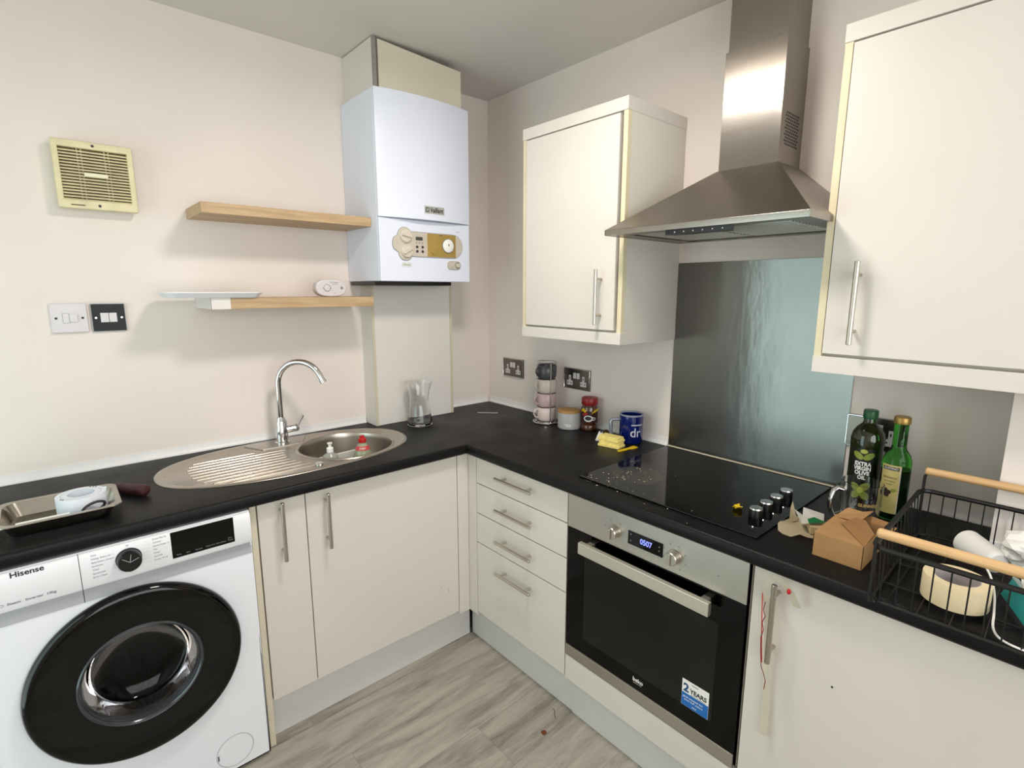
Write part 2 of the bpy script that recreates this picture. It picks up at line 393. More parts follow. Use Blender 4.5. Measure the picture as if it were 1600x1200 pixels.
def ringwall(mb,lp,z0,z1,mi=0,lp2=None,inward=False):
    n=len(lp); q=lp2 or lp
    a=[mb.bm.verts.new((x,y,z0)) for x,y in lp]; b=[mb.bm.verts.new((x,y,z1)) for x,y in q]
    for i in range(n):
        v=(a[i],a[(i+1)%n],b[(i+1)%n],b[i])
        f=mb.bm.faces.new(v[::-1] if inward else v); f.material_index=mi
# ------------------------------------------------------------------ room
XF,YB=-2.8,-3.4
struct('floor',MB().box(XF,0,YB,0,-.05,0),m_floor)
struct('ceiling',MB().box(XF,0,YB,0,H,H+.05),m_ceil)
struct('wall_left',MB().box(XF,0,0,.08,0,H),m_wall)
struct('wall_right',MB().box(0,.08,YB,0,0,H),m_wall)
bwx0,bwx1,bwz0,bwz1=-2.65,-.45,.82,2.18
struct('wall_back',MB().box(XF,bwx0,YB-.08,YB,0,H).box(bwx1,0,YB-.08,YB,0,H).box(bwx0,bwx1,YB-.08,YB,0,bwz0).box(bwx0,bwx1,YB-.08,YB,bwz1,H),m_wall)
wn=MB()  # added window, out of view, gives the fill light its opening
for a in((bwx0,bwx0+.06,bwz0,bwz1),(bwx1-.06,bwx1,bwz0,bwz1),(bwx0+.06,bwx1-.06,bwz0,bwz0+.06),(bwx0+.06,bwx1-.06,bwz1-.06,bwz1),(-1.58,-1.52,bwz0+.06,bwz1-.06)): wn.box(a[0],a[1],YB-.07,YB-.02,a[2],a[3],bev=.004)
wo=struct('added_window_1',wn,m_wht2); MB().box(bwx0+.06,bwx1-.06,YB-.05,YB-.045,bwz0+.06,bwz1-.06).build('added_window_pane',m_glass,wo)
wy0,wy1,wz1=-1.30,-.10,2.06
fw=MB()
fw.box(XF-.08,XF,YB,wy0,0,H).box(XF-.08,XF,wy1,0,0,H).box(XF-.08,XF,wy0,wy1,wz1,H)
struct('wall_far',fw,m_wall)
wn=MB()
for a in((wy0,wy0+.07,0.001,wz1),(wy1-.07,wy1,0.001,wz1),(wy0+.07,wy1-.07,0.001,.10),(wy0+.07,wy1-.07,wz1-.07,wz1)):
    wn.box(XF-.07,XF-.02,*a,bev=.004)
wo=struct('door_1',wn,m_wht2)
MB().box(XF-.05,XF-.045,wy0+.07,wy1-.07,.10,wz1-.07).build('door_pane',m_glass,wo)
# boxed pipe run at the right end of the worktop
struct('trim_1',MB().box(-.19,-.0005,-2.45,-2.10,W+.0005,1.286),m_wall)
# white sealing strips along the worktop (cove)
def cove(x0,y0,x1,y1,nx,ny):
    b=MB(); pf=[(0.0005,0.0005),(.013,.0005),(.013,.004),(.007,.010),(.005,.016),(.004,.030),(.0005,.031)]
    A=[b.bm.verts.new((x0+nx*d,y0+ny*d,W+h)) for d,h in pf]; B=[b.bm.verts.new((x1+nx*d,y1+ny*d,W+h)) for d,h in pf]
    n=len(pf)
    for i in range(n): b.bm.faces.new((A[i],A[(i+1)%n],B[(i+1)%n],B[i]))
    b.bm.faces.new(A); b.bm.faces.new(B[::-1]); bmesh.ops.recalc_face_normals(b.bm,faces=b.bm.faces)
    return b
struct('trim_2',cove(-2.05,0,-.735,0,0,-1),m_seal)
struct('trim_3',cove(-.30,0,-.014,0,0,-1),m_seal)
struct('trim_4',cove(0,-.0145,0,-1.128,-1,0),m_seal)
struct('trim_5',cove(0,-1.738,0,-2.098,-1,0),m_seal)
struct('trim_6',cove(-.19,-2.101,-.19,-2.36,-1,0),m_seal)
# ------------------------------------------------------------------ worktop
wk=MB()
SKX,SKY,SKA,SKB=-1.146,-.268,.443,.238
def wl(d): return [(-2.05,-.6+d),(-.6+d,-.6+d),(-.6+d,-2.36),(-.001,-2.36),(-.001,-.001),(-2.05,-.001)]
def hole(s=.965): return superell(SKX,SKY,SKA*s,SKB*s,2.3)
prof=[(W,.010),(W-.001,.0055),(W-.004,.002),(W-.009,0),(W-.029,0),(W-.034,.002),(W-.0375,.006),(W-.038,.010)]
holed(wk,wl(.010),[hole()],W,True); holed(wk,wl(.010),[hole()],W-.038,False)
for (z0,d0),(z1,d1) in zip(prof,prof[1:]): ringwall(wk,wl(d0),z0,z1,0,wl(d1),inward=True)
ringwall(wk,hole(),W-.038,W,0,inward=True)
bmesh.ops.remove_doubles(wk.bm,verts=wk.bm.verts,dist=1e-5); bmesh.ops.recalc_face_normals(wk.bm,faces=wk.bm.faces)
tag(wk.build('worktop',m_work,None,50),'black speckled laminate worktop, L-shaped, running round the corner','worktop')
# ------------------------------------------------------------------ sink
snk=thing('sink',(0,0,W),(0,0,0),'oval stainless steel sink with drainer let into the worktop','sink')
b=MB(); BX,BY=-.953,-.281
def se(s): return superell(SKX,SKY,SKA*s,SKB*s,2.3)
def se2(d): return superell(SKX,SKY,SKA-d,SKB-d,2.3)
L=[(0,.0003),(.0025,.003),(.006,.0038),(.016,.0035),(.020,.0015),(.026,-.0025)]
for (d0,z0),(d1,z1) in zip(L,L[1:]): ringwall(b,se2(d0),z0,z1,0,se2(d1))
holed(b,se2(.026),[circ(BX,BY,.1865,64)],-.0025,True)
rb=[(.1865,-.0025),(.184,.0012),(.181,.002),(.178,.001),(.176,-.004),(.174,-.02),(.172,-.11),(.165,-.135),(.14,-.150),(.04,-.156)]
for (r0,z0),(r1,z1) in zip(rb,rb[1:]): ringwall(b,circ(BX,BY,r0,64),z0,z1,0,circ(BX,BY,r1,64))
bmesh.ops.remove_doubles(b.bm,verts=b.bm.verts,dist=1e-5); bmesh.ops.recalc_face_normals(b.bm,faces=b.bm.faces)
b.build('basin_and_rim',m_sink,snk,50)
b=MB()
for i in range(10):
    y=-.432+i*.031; k=abs((y-SKY)/SKB); xl=SKX-(SKA-.075)*(1-min(.95,k)**2.3)**(1/2.3)+.02
    xr=BX-math.sqrt(max(0,.2**2-(y-BY)**2))-.03
    if y>-.17: xr=-1.26
    b.tube([(xl,y,-.0034),(xl+.04,y,-.0026),(xr-.04,y,-.0026),(xr,y,-.0034)],.0060,10,flat=(1,.50))
b.build('drainer_ridges',m_sink,snk)
b=MB(); b.prism([(-1.27,-.052),(-1.225,-.145),(-1.075,-.145),(-1.03,-.052),(-1.15,-.036)],-.0035,.0035,.003); b.build('tap_platform',m_sink,snk)
b=MB(); b.lathe([(.0,-.153),(.035,-.153),(.042,-.1545),(.042,-.158),(0,-.158)],32,mtx=Matrix.Translation((BX,BY,0))); b.build('waste',m_chrome,snk)
b=MB(); b.lathe([(0,.008),(.011,.008),(.014,.005),(.014,-.002),(0,-.002)],24,mtx=Matrix.Translation((-1.128,-.452,0))); b.build('waste_control',m_chrome,snk)
tp=thing('mixer_tap',(-1.138,-.100,W+.004),(0,0,0),'chrome swan-neck mixer tap behind the sink','tap')
b=MB(); b.lathe([(0,0),(.027,0),(.027,.004),(.023,.008),(.022,.085),(.019,.092),(.017,.098),(.015,.103),(0,.103)],32); b.build('body',m_chrome,tp)
d=Vector((.183,-.19,0)).normalized(); path=[(0,0,.10),(0,0,.16),(0,0,.215)]; r=.090
path=[(0,0,.10),(0,0,.17),(0,0,.235)]
for i in range(1,19):
    a=PI-(i/18)*math.radians(158); path.append(tuple(d*(r+r*math.cos(a)))[:2]+(.235+r*math.sin(a),))
e=Vector(path[-1])-Vector(path[-2]); path.append(tuple(Vector(path[-1])+e.normalized()*.02))
b=MB(); b.tube(path,.0115,16); b.build('spout',m_chrome,tp)
b=MB(); q=Vector(path[-1]); b.cyl(q-e.normalized()*.004,q+e.normalized()*.006,.0135); b.build('aerator',m_chrome,tp)
b=MB(); b.cyl((.015,0,.05),(.058,-.004,.053),.0145,bev=.002); b.cyl((.05,-.004,.053),(.064,-.005,.054),.0165,.015,bev=.002)
b.tube([(.058,-.004,.055),(.066,-.006,.072),(.078,-.009,.092),(.083,-.010,.102)],.008,12,rs=[.010,.0085,.0095,.0085],flat=(1.3,.7)); b.build('handle',m_chrome,tp)
# ------------------------------------------------------------------ base cabinets
def bar_handle(parent,p0,p1,w0,wb,m,r=.0062,name='handle',so=.030):
    # bar from p0 to p1 (2D u,v), standing wb out from the door face at w0
    b=MB(); a=Vector((p0[0],p0[1],wb)); c=Vector((p1[0],p1[1],wb)); b.cyl(a,c,r,seg=16,bev=.001)
    dd=(c-a).normalized()
    for q in(a+dd*so,c-dd*so): b.cyl((q.x,q.y,w0),(q.x,q.y,wb),.0045,seg=12)
    return b.build(name,m,parent)
FD=.570; CT=W-.0385; CB=.150; DT=.018
def carcass(parent,u0,u1,v0,v1,dep,m=None,top=False,mid=None):
    b=MB(); t=.016
    b.box(u0,u0+t,v0,v1,-dep,-.001).box(u1-t,u1,v0,v1,-dep,-.001).box(u0+t,u1-t,v0,v0+t,-dep,-.001).box(u0+t,u1-t,v0+t,v1,-dep,-dep+.008)
    if top: b.box(u0+t,u1-t,v1-t,v1,-dep+.008,-.001)
    else: b.box(u0+t,u1-t,v1-.05,v1,-.018,-.002)
    return b.build('carcass',m or m_cab2,parent)
# local frame: origin at the floor; w=0 is the back face of the doors (door thickness DT in front)
YC=-(FD-DT)
def cabL(u,label,grp=None): return thing('base_cabinet',(u,YC,0),RL,label,'cabinet',grp)
# narrow filler unit beside the washing machine
c=cabL(-1.3722,'narrow white base cabinet between washing machine and sink cabinet')
carcass(c,0,.1465,CB,CT,.54); dr=MB().box(.0015,.1455,.166,CT-.004,0,DT,.0012).build('door',m_cab,c)
bar_handle(dr,(.066,.845),(.066,.650),DT,DT+.032,m_handle)
# sink cabinet
c=cabL(-1.2253,'wide white sink cabinet with one door and a vertical handle')
carcass(c,0,.600,CB,CT,.54); dr=MB().box(.0015,.5985,.166,CT-.004,0,DT,.0012).build('door',m_cab,c)
bar_handle(dr,(.064,.838),(.064,.645),DT,DT+.032,m_handle)
b=MB()
for x,y in((.515,.30),(.545,.285),(.548,.272)): b.box(x,x+.0012,y,y+.012,DT,DT+.0003)
b.build('scuff_marks',m_grin,dr)
# corner post
cp=thing('corner_post',(-.6235,YC,0),RL,'white corner filler post between sink cabinet and drawers','filler panel')
MB().box(0,.052,CB,CT,-.01,DT,.001).build('left_strip',m_cab,cp); MB().box(.0535,.0705,CB,CT,-.055,.0710,.001).build('right_strip',m_cab,cp)
# cream end panel beside washing machine
tag(MB().box(-1.392,-1.3745,-.566,-.02,.0,CT).build('end_panel',mat('cream end panel','d3cab4',.45)),'cream edged end panel beside the washing machine','panel')
# drawer unit
XC=-(FD-DT)
c=thing('drawer_unit',(XC,-.6255,0),RR,'white drawer unit with four drawers left of the oven','drawer unit')
carcass(c,0,.493,CB,CT,.50)
zs=[CT-.004,.7345,.6085,.4820,.1660]
for i in range(4):
    f=MB().box(.0005,.4925,zs[i+1]+.0020,zs[i]-.0020,0,DT,.0012).build('drawer',m_cab,c)
    hz=[.801,.675,.547,.4175][i]
    bar_handle(f,(.150,hz),(.346,hz),DT,DT+.032,m_handleL)
# oven housing: panel under the oven
c=thing('oven_housing',(XC,-1.121,0),RR,'white cabinet built round the oven, with panel below it','cabinet')
b=MB(); t=.0035
b.box(-.0005,t-.0015,CB,CT,-.5,-.001).box(.5975,.6005,CB,CT,-.5,-.001).box(t,.597,CB,.256,-.5,-.4).build('carcass',m_cab2,c)
MB().box(.001,.605,.162,.254,0,DT,.0012).build('lower_panel',m_cab,c)
# right hand cabinet
c=thing('base_cabinet',(XC,-1.729,0),RR,'white base cabinet with one door right of the oven','cabinet')
carcass(c,0,.60,CB,CT,.54); dr=MB().box(.002,.5985,.166,CT-.003,0,DT,.0012).build('door',m_cab,c)
bar_handle(dr,(.0615,.830),(.0615,.628),DT,DT+.032,m_handle)
MB().cyl((.19,.628,DT-.002),(.19,.628,DT+.0006),.0025,seg=10).build('screw_hole',m_ink,dr)
# plinths
m_plinth=mat('grey white plinth board','d0d0cd',.4,var=.02)
def plinth(name,b,label): return tag(b.build(name,m_plinth),label,'plinth')
plinth('plinth',MB().box(-1.3722,-.541,-.526,-.51,.001,.1485),'white plinth under the sink cabinets')
plinth('plinth',MB().box(-.526,-.51,-1.121,-.527,.001,.1485),'white plinth under the drawer unit')
plinth('plinth',MB().box(-.530,-.512,-2.33,-1.124,.001,.1485),'white plinth under the oven and right cabinet')
# ------------------------------------------------------------------ oven
ov=thing('built_in_oven',(-FD+.004,-1.1225,0),RR,'stainless steel and black glass built-in oven under the hob','oven')
OW=.596; z1=.8465; z0=.2585
MB().box(.006,OW-.006,z0+.004,z1-.002,-.53,-.004).build('oven_body',m_black,ov)
cp=MB().box(0,OW,.7285,z1,0,.004,.001).build('control_fascia',m_steelO,ov)
dd=MB().box(0,OW,.2990,.7265,0,.0045,.001).build('door',m_ovg,ov)
MB().box(.001,OW-.001,z0,.2985,0,.0055,.001).build('bottom_trim',m_steelO,dd)
MB().box(.076,.530,.352,.645,.0046,.0050).build('window',m_ovw,dd)
b=MB(); b.box(.080,.520,.675,.713,.030,.046,.002); b.box(.095,.115,.682,.706,.0045,.030).box(.485,.505,.682,.706,.0045,.030)
b.build('handle',steel('satin handle steel','dcd6c8',.42,'X',.03,.03,smear=.03),dd)
st=MB().box(.4415,.5205,.353,.4335,.0052,.0058).build('energy_sticker',m_paper,dd)
MB().box(.4420,.5200,.3535,.3935,.0058,.0061).build('blue_band',mat('sticker blue','1467b4',.5),st)
text('2',.034,(.4455,.409,.0060),st,mat('sticker print blue','0d4a78',.5),bold=.0012)
text('YEARS',.018,(.4660,.4065,.0060),st,m_ink,width=.050,bold=.0006)
text('WARRANTY',.006,(.4700,.4265,.0060),st,m_grin,width=.022)
text('parts & labour',.006,(.468,.3965,.0060),st,m_grin,width=.045)
texts([('guaranteed for',.008,(.446,.383,.0062),.06),('two full years',.008,(.450,.374,.0062),.055),('beko',.007,(.475,.3615,.0062),.012)],st,m_whin)
text('beko',.018,(.278,.331,.0049),dd,m_whin,width=.036,bold=.0004); text('appliances',.005,(.280,.3205,.0049),dd,m_bein,width=.030)
ds=MB().box(.239,.357,.758,.800,.0042,.0048).build('display',m_blackg,cp)
text('0507',.024,(.281,.779,.0050),ds,mat('lit digits','8f95ff',.5,emit='7a86ff',es=1.3),name='digits',width=.040,bold=.0003)
b=MB()
for x,y in((.247,.790),(.247,.770),(.343,.786),(.343,.774)): b.box(x,x+.004,y-.002,y+.002,.0049,.0050)
b.build('symbols',m_grin,ds)
for x in(.190,.393):
    k=MB(); M_=Matrix.Translation((x,.7765,.004)); k.lathe([(0,0),(.0215,0),(.0205,.003),(.0195,.003),(.0190,.022),(.0175,.024),(0,.024)],28,mtx=M_)
    k.box(x-.0035,x+.0035,.7765-.017,.7765+.017,.027,.0335,.002); k.build('knob',m_chrome if 0 else m_handleL,cp)
b=MB()
for cx,n,a0,a1 in((.190,3,60,170),(.393,7,-60,200)):
    for i in range(n):
        a=math.radians(a0+(a1-a0)*i/max(1,n-1)); x=cx+.036*math.cos(a); y=.7765+.036*math.sin(a); b.box(x-.002,x+.002,y-.002,y+.002,.0041,.0043)
b.cyl((.52,.775,.0041),(.52,.775,.0045),.002,seg=8)
b.build('symbols',m_grin,cp)
# ------------------------------------------------------------------ hob
hb=thing('ceramic_hob',(-.5378,-1.1357,W),(0,0,0),'black glass ceramic hob set in the worktop above the oven','hob')
MB().box(0,.506,-.5805,0,.0003,.0055,.0012).build('glass_plate',m_blackg,hb)
m_zone=mat('cooking zone print','2b2b2b',.25,var=.1); m_zone2=mat('worn cooking zone','24221a',.25,var=.2,scale=30)
zo=[(.152,-.122,.083,1),(.365,-.135,.068,0),(.145,-.40,.068,0),(.36,-.40,.083,0)]
for zx,zy,zr,wn_ in zo:
    b=MB(); b.lathe([(zr,.0056),(zr+.0012,.0056)],64,mtx=Matrix.Translation((zx,zy,0)))
    if wn_: b.lathe([(0,.00557),(zr-.002,.00557)],64,mi=1,mtx=Matrix.Translation((zx,zy,0)))
    b.build('cooking_zone',[m_zone,m_zone2],hb)
for kx in(-.412,-.349,-.284,-.216):
    x=kx+.5378+.0; k=MB(); M_=Matrix.Translation((x-.004,-.5225,.0056)); k.lathe([(0,0),(.0175,0),(.0175,.020),(.016,.024)],28,mtx=M_)
    k.lathe([(.0172,.0225),(.016,.0255),(0,.0258)],28,mi=1,mtx=M_); k.build('knob',[m_black,m_chrome],hb)
# crumbs on and around the hob
b=MB()
m_crumb=mat('food crumbs','b5ab93',.8,var=.2)
for i in range(120):
    if i<90: x=R.gauss(-.42,.06); y=R.gauss(-1.25,.055); z=W+.0058
    else: x=R.uniform(-.585,-.50); y=-1.16-abs(R.gauss(0,.22)); z=W+.0058 if x>-.5378 else W+.0004
    if x<-.592 or y>-1.14 and x>-.54: continue
    if x>-.5378 and x<-.0: z=W+.0058
    s_=R.choice([.0005,.0007,.0009,.0012,.0019]) ; b.sphere((x,y,z+s_*.5),s_,sc=(R.uniform(.8,1.5),R.uniform(.8,1.5),.6),seg=6)
tag(b.build('crumbs',m_crumb,None,60),'pale food crumbs scattered on the hob front corner','crumbs',kind='stuff')
# ------------------------------------------------------------------ washing machine
wm=thing('washing_machine',(-2.0,-.594,0),RL,'white front-loading washing machine with black round door under the worktop','washing machine')
b=MB(); WC=(.3003,.472); n=64
holed(b,[(0,.013),(.6,.013),(.6,.712),(0,.712)],[circ(*WC,.215,64)],0,True)
b.box(.0,.004,.013,.8476,-.55,0).box(.596,.6,.013,.8476,-.55,0).box(.004,.596,.013,.017,-.55,0).box(.004,.596,.8436,.8476,-.55,0).box(.004,.596,.017,.8436,-.55,-.546)
b.build('casing',m_wht,wm)
# fascia with slanted grip band, its shade put into a grey colour
def fascia(u0,u1,name):
    q=MB(); pf=[(.712,.0),(.713,.002),(.7495,-.001),(.751,.010),(.756,.013),(.835,.013),(.8445,.008),(.8475,-.004),(.8475,-.02),(.712,-.02)]
    A=[q.bm.verts.new((u0,v,w)) for v,w in pf]; B=[q.bm.verts.new((u1,v,w)) for v,w in pf]; k=len(pf)
    for i in range(k):
        f=q.bm.faces.new((A[i],A[(i+1)%k],B[(i+1)%k],B[i]))
        if i in(1,2): f.material_index=1
    q.bm.faces.new(A); q.bm.faces.new(B[::-1]); bmesh.ops.recalc_face_normals(q.bm,faces=q.bm.faces)
    return q.build(name,[m_wht2,m_wgrey],wm)
fa=fascia(.2035,.5985,'control_fascia'); fd=fascia(.0015,.2020,'detergent_drawer')
text('Hisense',.019,(.078,.838,.0133),fd,m_ink,width=.060,bold=.0004,label='dark brand lettering')
text('Steam   Inverter  10kg',.0085,(.066,.770,.0133),fd,m_grin,width=.088,bold=.0002)
b=MB(); b.tube([(.056+.004*math.cos(t),.770+.003*math.sin(t),.0134) for t in [i*PI/6 for i in range(12)]],.0005,6,closed=True); b.build('steam_symbol',m_grin,fd)
dp=MB().box(.397,.553,.7675,.8430,.0125,.0138,.0006).build('display_panel',m_blackg,fa)
texts([('Temp.',.0055,(.405,.776,.0140),None),('Spin',.0055,(.430,.776,.0140),None),('Options',.0055,(.451,.776,.0140),None),('Delay End',.0055,(.478,.777,.0140),None),('Extra Rinse',.0055,(.504,.777,.0140),None),('Start',.0055,(.535,.784,.0140),None),('Pause',.0055,(.535,.777,.0140),None)],dp,m_grin)
dl=MB(); M_=Matrix.Translation((.302,.8035,.013)); dl.lathe([(0,0),(.0285,0),(.0285,.002),(.0265,.003),(.0262,.026),(.0245,.029),(0,.0285)],40,mtx=M_)
dlo=dl.build('programme_dial',m_black,fa)
b=MB()
for a in(0,60,120): 
    c_,s_=math.cos(math.radians(a+20)),math.sin(math.radians(a+20)); b.cyl((.302-.0*c_,.8035,.0417),(.302+.021*c_,.8035+.021*s_,.0417),.0007,seg=6)
b.build('dial_marks',m_wgrey,dlo)
L1=['Auto','Allergy Steam 60','Baby/Steam Cotton','Synthetics','Wool','Sportswear','Smart Clean']; L2=['Drum Mix 30','Cottons','Quick/Wash 15','Mix','Wool','Spin/Off','Power 49 60']
it=[]
for i,s_ in enumerate(L1): it.append((s_,.0058,(.226,.836-i*.0098,.0132),None))
for i,s_ in enumerate(L2): it.append((s_,.0058,(.356,.838-i*.0098,.0132),None))
it+= [('Off',.005,(.298,.839,.0132),None),('Spin',.005,(.300,.766,.0132),None)]
texts(it,fa,m_grin,'programme_list')
b=MB()
for i in range(7):
    b.box(.268,.272-.0+.002,.8355-i*.0098,.8358-i*.0098,.013,.0132); b.box(.334,.350,.8375-i*.0098,.8378-i*.0098,.013,.0132)
b.build('programme_lines',m_wgrey,fa)
# door
dm=Matrix.Translation((WC[0],WC[1],0))
b=MB(); b.lathe([(.243,.001),(.2455,.010),(.242,.020),(.236,.0255),(.225,.0275),(.150,.0255),(.143,.024),(.142,.012),(.142,.001)],96,mtx=dm)
do=b.build('door',m_blackg,wm,50)
b=MB(); b.lathe([(.1425,.024),(.139,.0265),(.135,.024),(.131,.012),(.129,-.002)],72,mtx=dm)
b.build('glass_rim',mat('smoked rim','4a4d51',.15,.5,var=.05),do,60)
b=MB(); b.lathe([(.129,-.002),(.118,-.045),(.105,-.062),(.06,-.072),(0,-.076),(0,-.080),(.06,-.076),(.108,-.066),(.122,-.047),(.131,-.006)],64,mtx=dm)
b.build('door_glass',m_wglass,do,60)
b=MB(); b.lathe([(.205,-.03),(.215,-.06),(.225,-.10),(.225,-.36),(.21,-.40),(0,-.40)],64,mtx=dm)
dro=b.build('drum',drum_mat(),wm,60)
b=MB(); b.lathe([(.243,.0),(.22,-.002),(.205,-.02),(.205,-.033)],64,mtx=dm); b.build('door_seal',m_wgrey,wm,60)
b=MB()
for k in range(3):
    a=math.radians(90+120*k+25); x,y=WC[0]+.19*math.cos(a),WC[1]+.19*math.sin(a)
    b.tube([(x,y,-.08),(x,y,-.20),(x,y,-.34)],.028,10,rs=[.014,.03,.03])
b.build('drum_paddle',m_wgrey,dro)
b=MB(); b.tube([(.50+.052*math.cos(t),.082+.052*math.sin(t),.0002) for t in [i*PI/20 for i in range(40)]],.0011,6,closed=True); b.box(.4515,.4545,.072,.088,.0,.0015,mi=1); b.build('filter_cover',[m_wgrey,m_ink],wm)
for fx in(.05,.55):
    for fz in(-.05,-.5): MB().cyl((fx,0.0005,fz),(fx,.013,fz),.02,seg=16).build('foot',m_black,wm)
# ------------------------------------------------------------------ boiler and boxing
BXL,BXR=-.7788,-.3404; BD=.2915; BZ=1.5294; BH=.7126
bo=thing('gas_boiler',(BXL,-.0005,BZ),RL,'white wall-hung gas boiler with beige and gold control panel','boiler')
bw=BXR-BXL
MB().box(0,bw,0,BH,0,BD-.012,.003).build('casing',m_boil,bo)
b=MB(); nn=24; zt,zb=BH,.2475   # bowed upper front cover
def bow(u): t=(u/bw)*2-1; return BD+.0+.028*(1-t*t)
A=[];Bt=[];Ab=[];Bb=[]
for i in range(nn+1):
    u=.001+(bw-.002)*i/nn
    A.append(b.bm.verts.new((u,zb,bow(u)))); Bt.append(b.bm.verts.new((u,zt,bow(u))))
    Ab.append(b.bm.verts.new((u,zb,BD-.0115))); Bb.append(b.bm.verts.new((u,zt,BD-.0115)))
for i in range(nn):
    b.bm.faces.new((A[i],A[i+1],Bt[i+1],Bt[i])); b.bm.faces.new((Ab[i],Ab[i+1],A[i+1],A[i])); b.bm.faces.new((Bt[i],Bt[i+1],Bb[i+1],Bb[i])); b.bm.faces.new((Bb[i],Bb[i+1],Ab[i+1],Ab[i]))
b.bm.faces.new((A[0],Bt[0],Bb[0],Ab[0])); b.bm.faces.new((A[-1],Ab[-1],Bb[-1],Bt[-1]))
bmesh.ops.recalc_face_normals(b.bm,faces=b.bm.faces)
cv=b.build('front_cover',m_boil,bo,30)
uc=(-.538-BXL); bp=MB(); bp.box(uc-.048,uc+.047,.2725,.3015,.3155,.3206); bdg=bp.build('badge',mat('badge silver','b5b6b0',.35,.3),cv)
text('Vaillant',.026,(uc-.022,.2865,.3209),bdg,m_ink,width=.064,bold=.0006); MB().box(uc-.043,uc-.027,.278,.296,.3200,.3210,.0002).build('emblem',m_ink,bdg)
MB().box(uc-.040,uc-.030,.281,.293,.3208,.3213).build('emblem_inner',mat('badge silver 2','a5a6a0',.35,.3),bdg)
lf=MB().box(.001,bw-.001,.0,.2445,BD-.012,BD,.003).build('lower_fascia',m_boil,bo)
# pearl control panel: local coords relative to boiler
def bc(x,z): return (x-BXL,z-BZ)
u0,v0=bc(-.723,1.630); u1,v1=bc(-.383,1.728)
vm=(v0+v1)/2; r=(v1-v0)/2
pts=[]
for i in range(13): a=-PI/2+PI*i/12; pts.append((u1-r+r*math.cos(a)*1.0,vm+r*math.sin(a)))
kl,kr_=bc(-.667,1.716); k2l,k2r=bc(-.664,1.643)
pts+= [(kl+.028,v1)]
for i in range(9): a=math.radians(50+i*16); pts.append((kl+.033*math.cos(a),kl*0+kr_-.006+.033*math.sin(a)))
for i in range(7): a=math.radians(150+i*10); pts.append((u0+.045+.045*math.cos(a),vm+.045*math.sin(a)))
for i in range(9): a=math.radians(182+i*16); pts.append((k2l+.033*math.cos(a),k2r+.003+.033*math.sin(a)))
pts+= [(kl+.030,v0)]
# order by angle-free convexish outline
pn=MB().prism(pts,BD,BD+.004,.001).build('control_panel',m_pearl,lf)
rim=MB(); rim.tube([(x,y,BD+.003) for x,y in pts],.0011,6,closed=True); rim.build('panel_rim',m_grin,pn)
g0,_=bc(-.562,0); g1,_=bc(-.419,0)
gp=MB().box(g0,g1,v0+.002,v1-.002,BD+.0035,BD+.0052,.0006).build('gold_cover',m_gold,pn)
kx,ky=bc(-.460,1.680)
kb=MB(); kb.lathe([(0,.008),(.019,.008),(.023,.006),(.0275,.004),(.0292,0)],32,mtx=Matrix.Translation((kx,ky,BD+.005))); gauge=kb.build('pressure_gauge',m_paper,gp)
MB().tube([(kx+.0285*math.cos(t),ky+.0285*math.sin(t),BD+.008) for t in [i*PI/16 for i in range(32)]],.0018,6,closed=True).build('gauge_rim',m_grin,gauge)
MB().box(kx-.002,kx+.002,ky-.001,ky+.008,BD+.013,BD+.0135).build('needle',m_ink,gauge)
kx,ky=bc(-.532,1.652); MB().prism([(kx-.015,ky),(kx-.008,ky+.009),(kx+.012,ky+.009),(kx+.016,ky+.001),(kx,ky-.015)],BD+.005,BD+.011,.002).build('small_knob',m_gold,gp)
text('Vaillant',.007,(bc(-.505,0)[0],bc(0,1.7215)[1],BD+.0054),gp,m_ink)
for x,z in((-.664,1.709),(-.661,1.650)):
    kx,ky=bc(x,z); kb=MB(); M_=Matrix.Translation((kx,ky,BD+.004)); kb.lathe([(0,.010),(.023,.010),(.0255,.008),(.027,0)],32,mtx=M_)
    a=-12 if z>1.7 else 30; kb.box(-.022,.022,-.0035,.0035,.010,.018,.0015,mtx=M_@Matrix.Rotation(math.radians(a),4,'Z')); kb.build('knob',mat('knob plastic','cfc7b9',.4),pn)
ds=MB().box(bc(-.617,0)[0],bc(-.585,0)[0],bc(0,1.695)[1],bc(0,1.709)[1],BD+.004,BD+.005).build('display',mat('boiler display','3b3d36',.2),pn)
b=MB()
for x in(-.612,-.586):
    for z in(1.669,1.651): kx,ky=bc(x,z); b.cyl((kx,ky,BD+.004),(kx,ky,BD+.0065),.0052,seg=16)
for x in(-.614,-.600,-.586): kx,ky=bc(x,1.685); b.cyl((kx,ky,BD+.004),(kx,ky,BD+.005),.0022,seg=10)
b.build('buttons',m_ink,pn)
kx,ky=bc(-.428,1.600); 
sw_=MB(); sw_.prism(rrect(kx-.035,kx+.035,ky-.018,ky+.018,.017),BD,BD+.005,.0015); swo=sw_.build('timer_switch',m_pearl,lf)
MB().tube([(x,y,BD+.0045) for x,y in rrect(kx-.033,kx+.033,ky-.016,ky+.016,.015)],.0009,6,closed=True).build('switch_rim',m_grin,swo)
b=MB(); b.lathe([(0,.009),(.009,.008),(.011,.0)],20,mtx=Matrix.Translation((kx+.017,ky,BD+.004))); b.lathe([(.0115,.0052),(.0135,.0052)],20,mi=1,mtx=Matrix.Translation((kx+.017,ky,BD))); b.prism([(kx-.028,ky+.004),(kx-.018,ky-.011),(kx-.006,ky-.004),(kx-.016,ky+.011)],BD+.005,BD+.009,.001); b.build('switch_knob',[m_pearl,m_ink],swo)
kx,ky=bc(-.660,1.596); lb=MB().prism(rrect(kx-.024,kx+.024,ky-.009,ky+.009,.008),BD,BD+.0008).build('label_plate',mat('label silver','cfd2cc',.4),lf); text('Vaillant plus',.007,(kx-.018,ky,BD+.001),lb,m_grin)
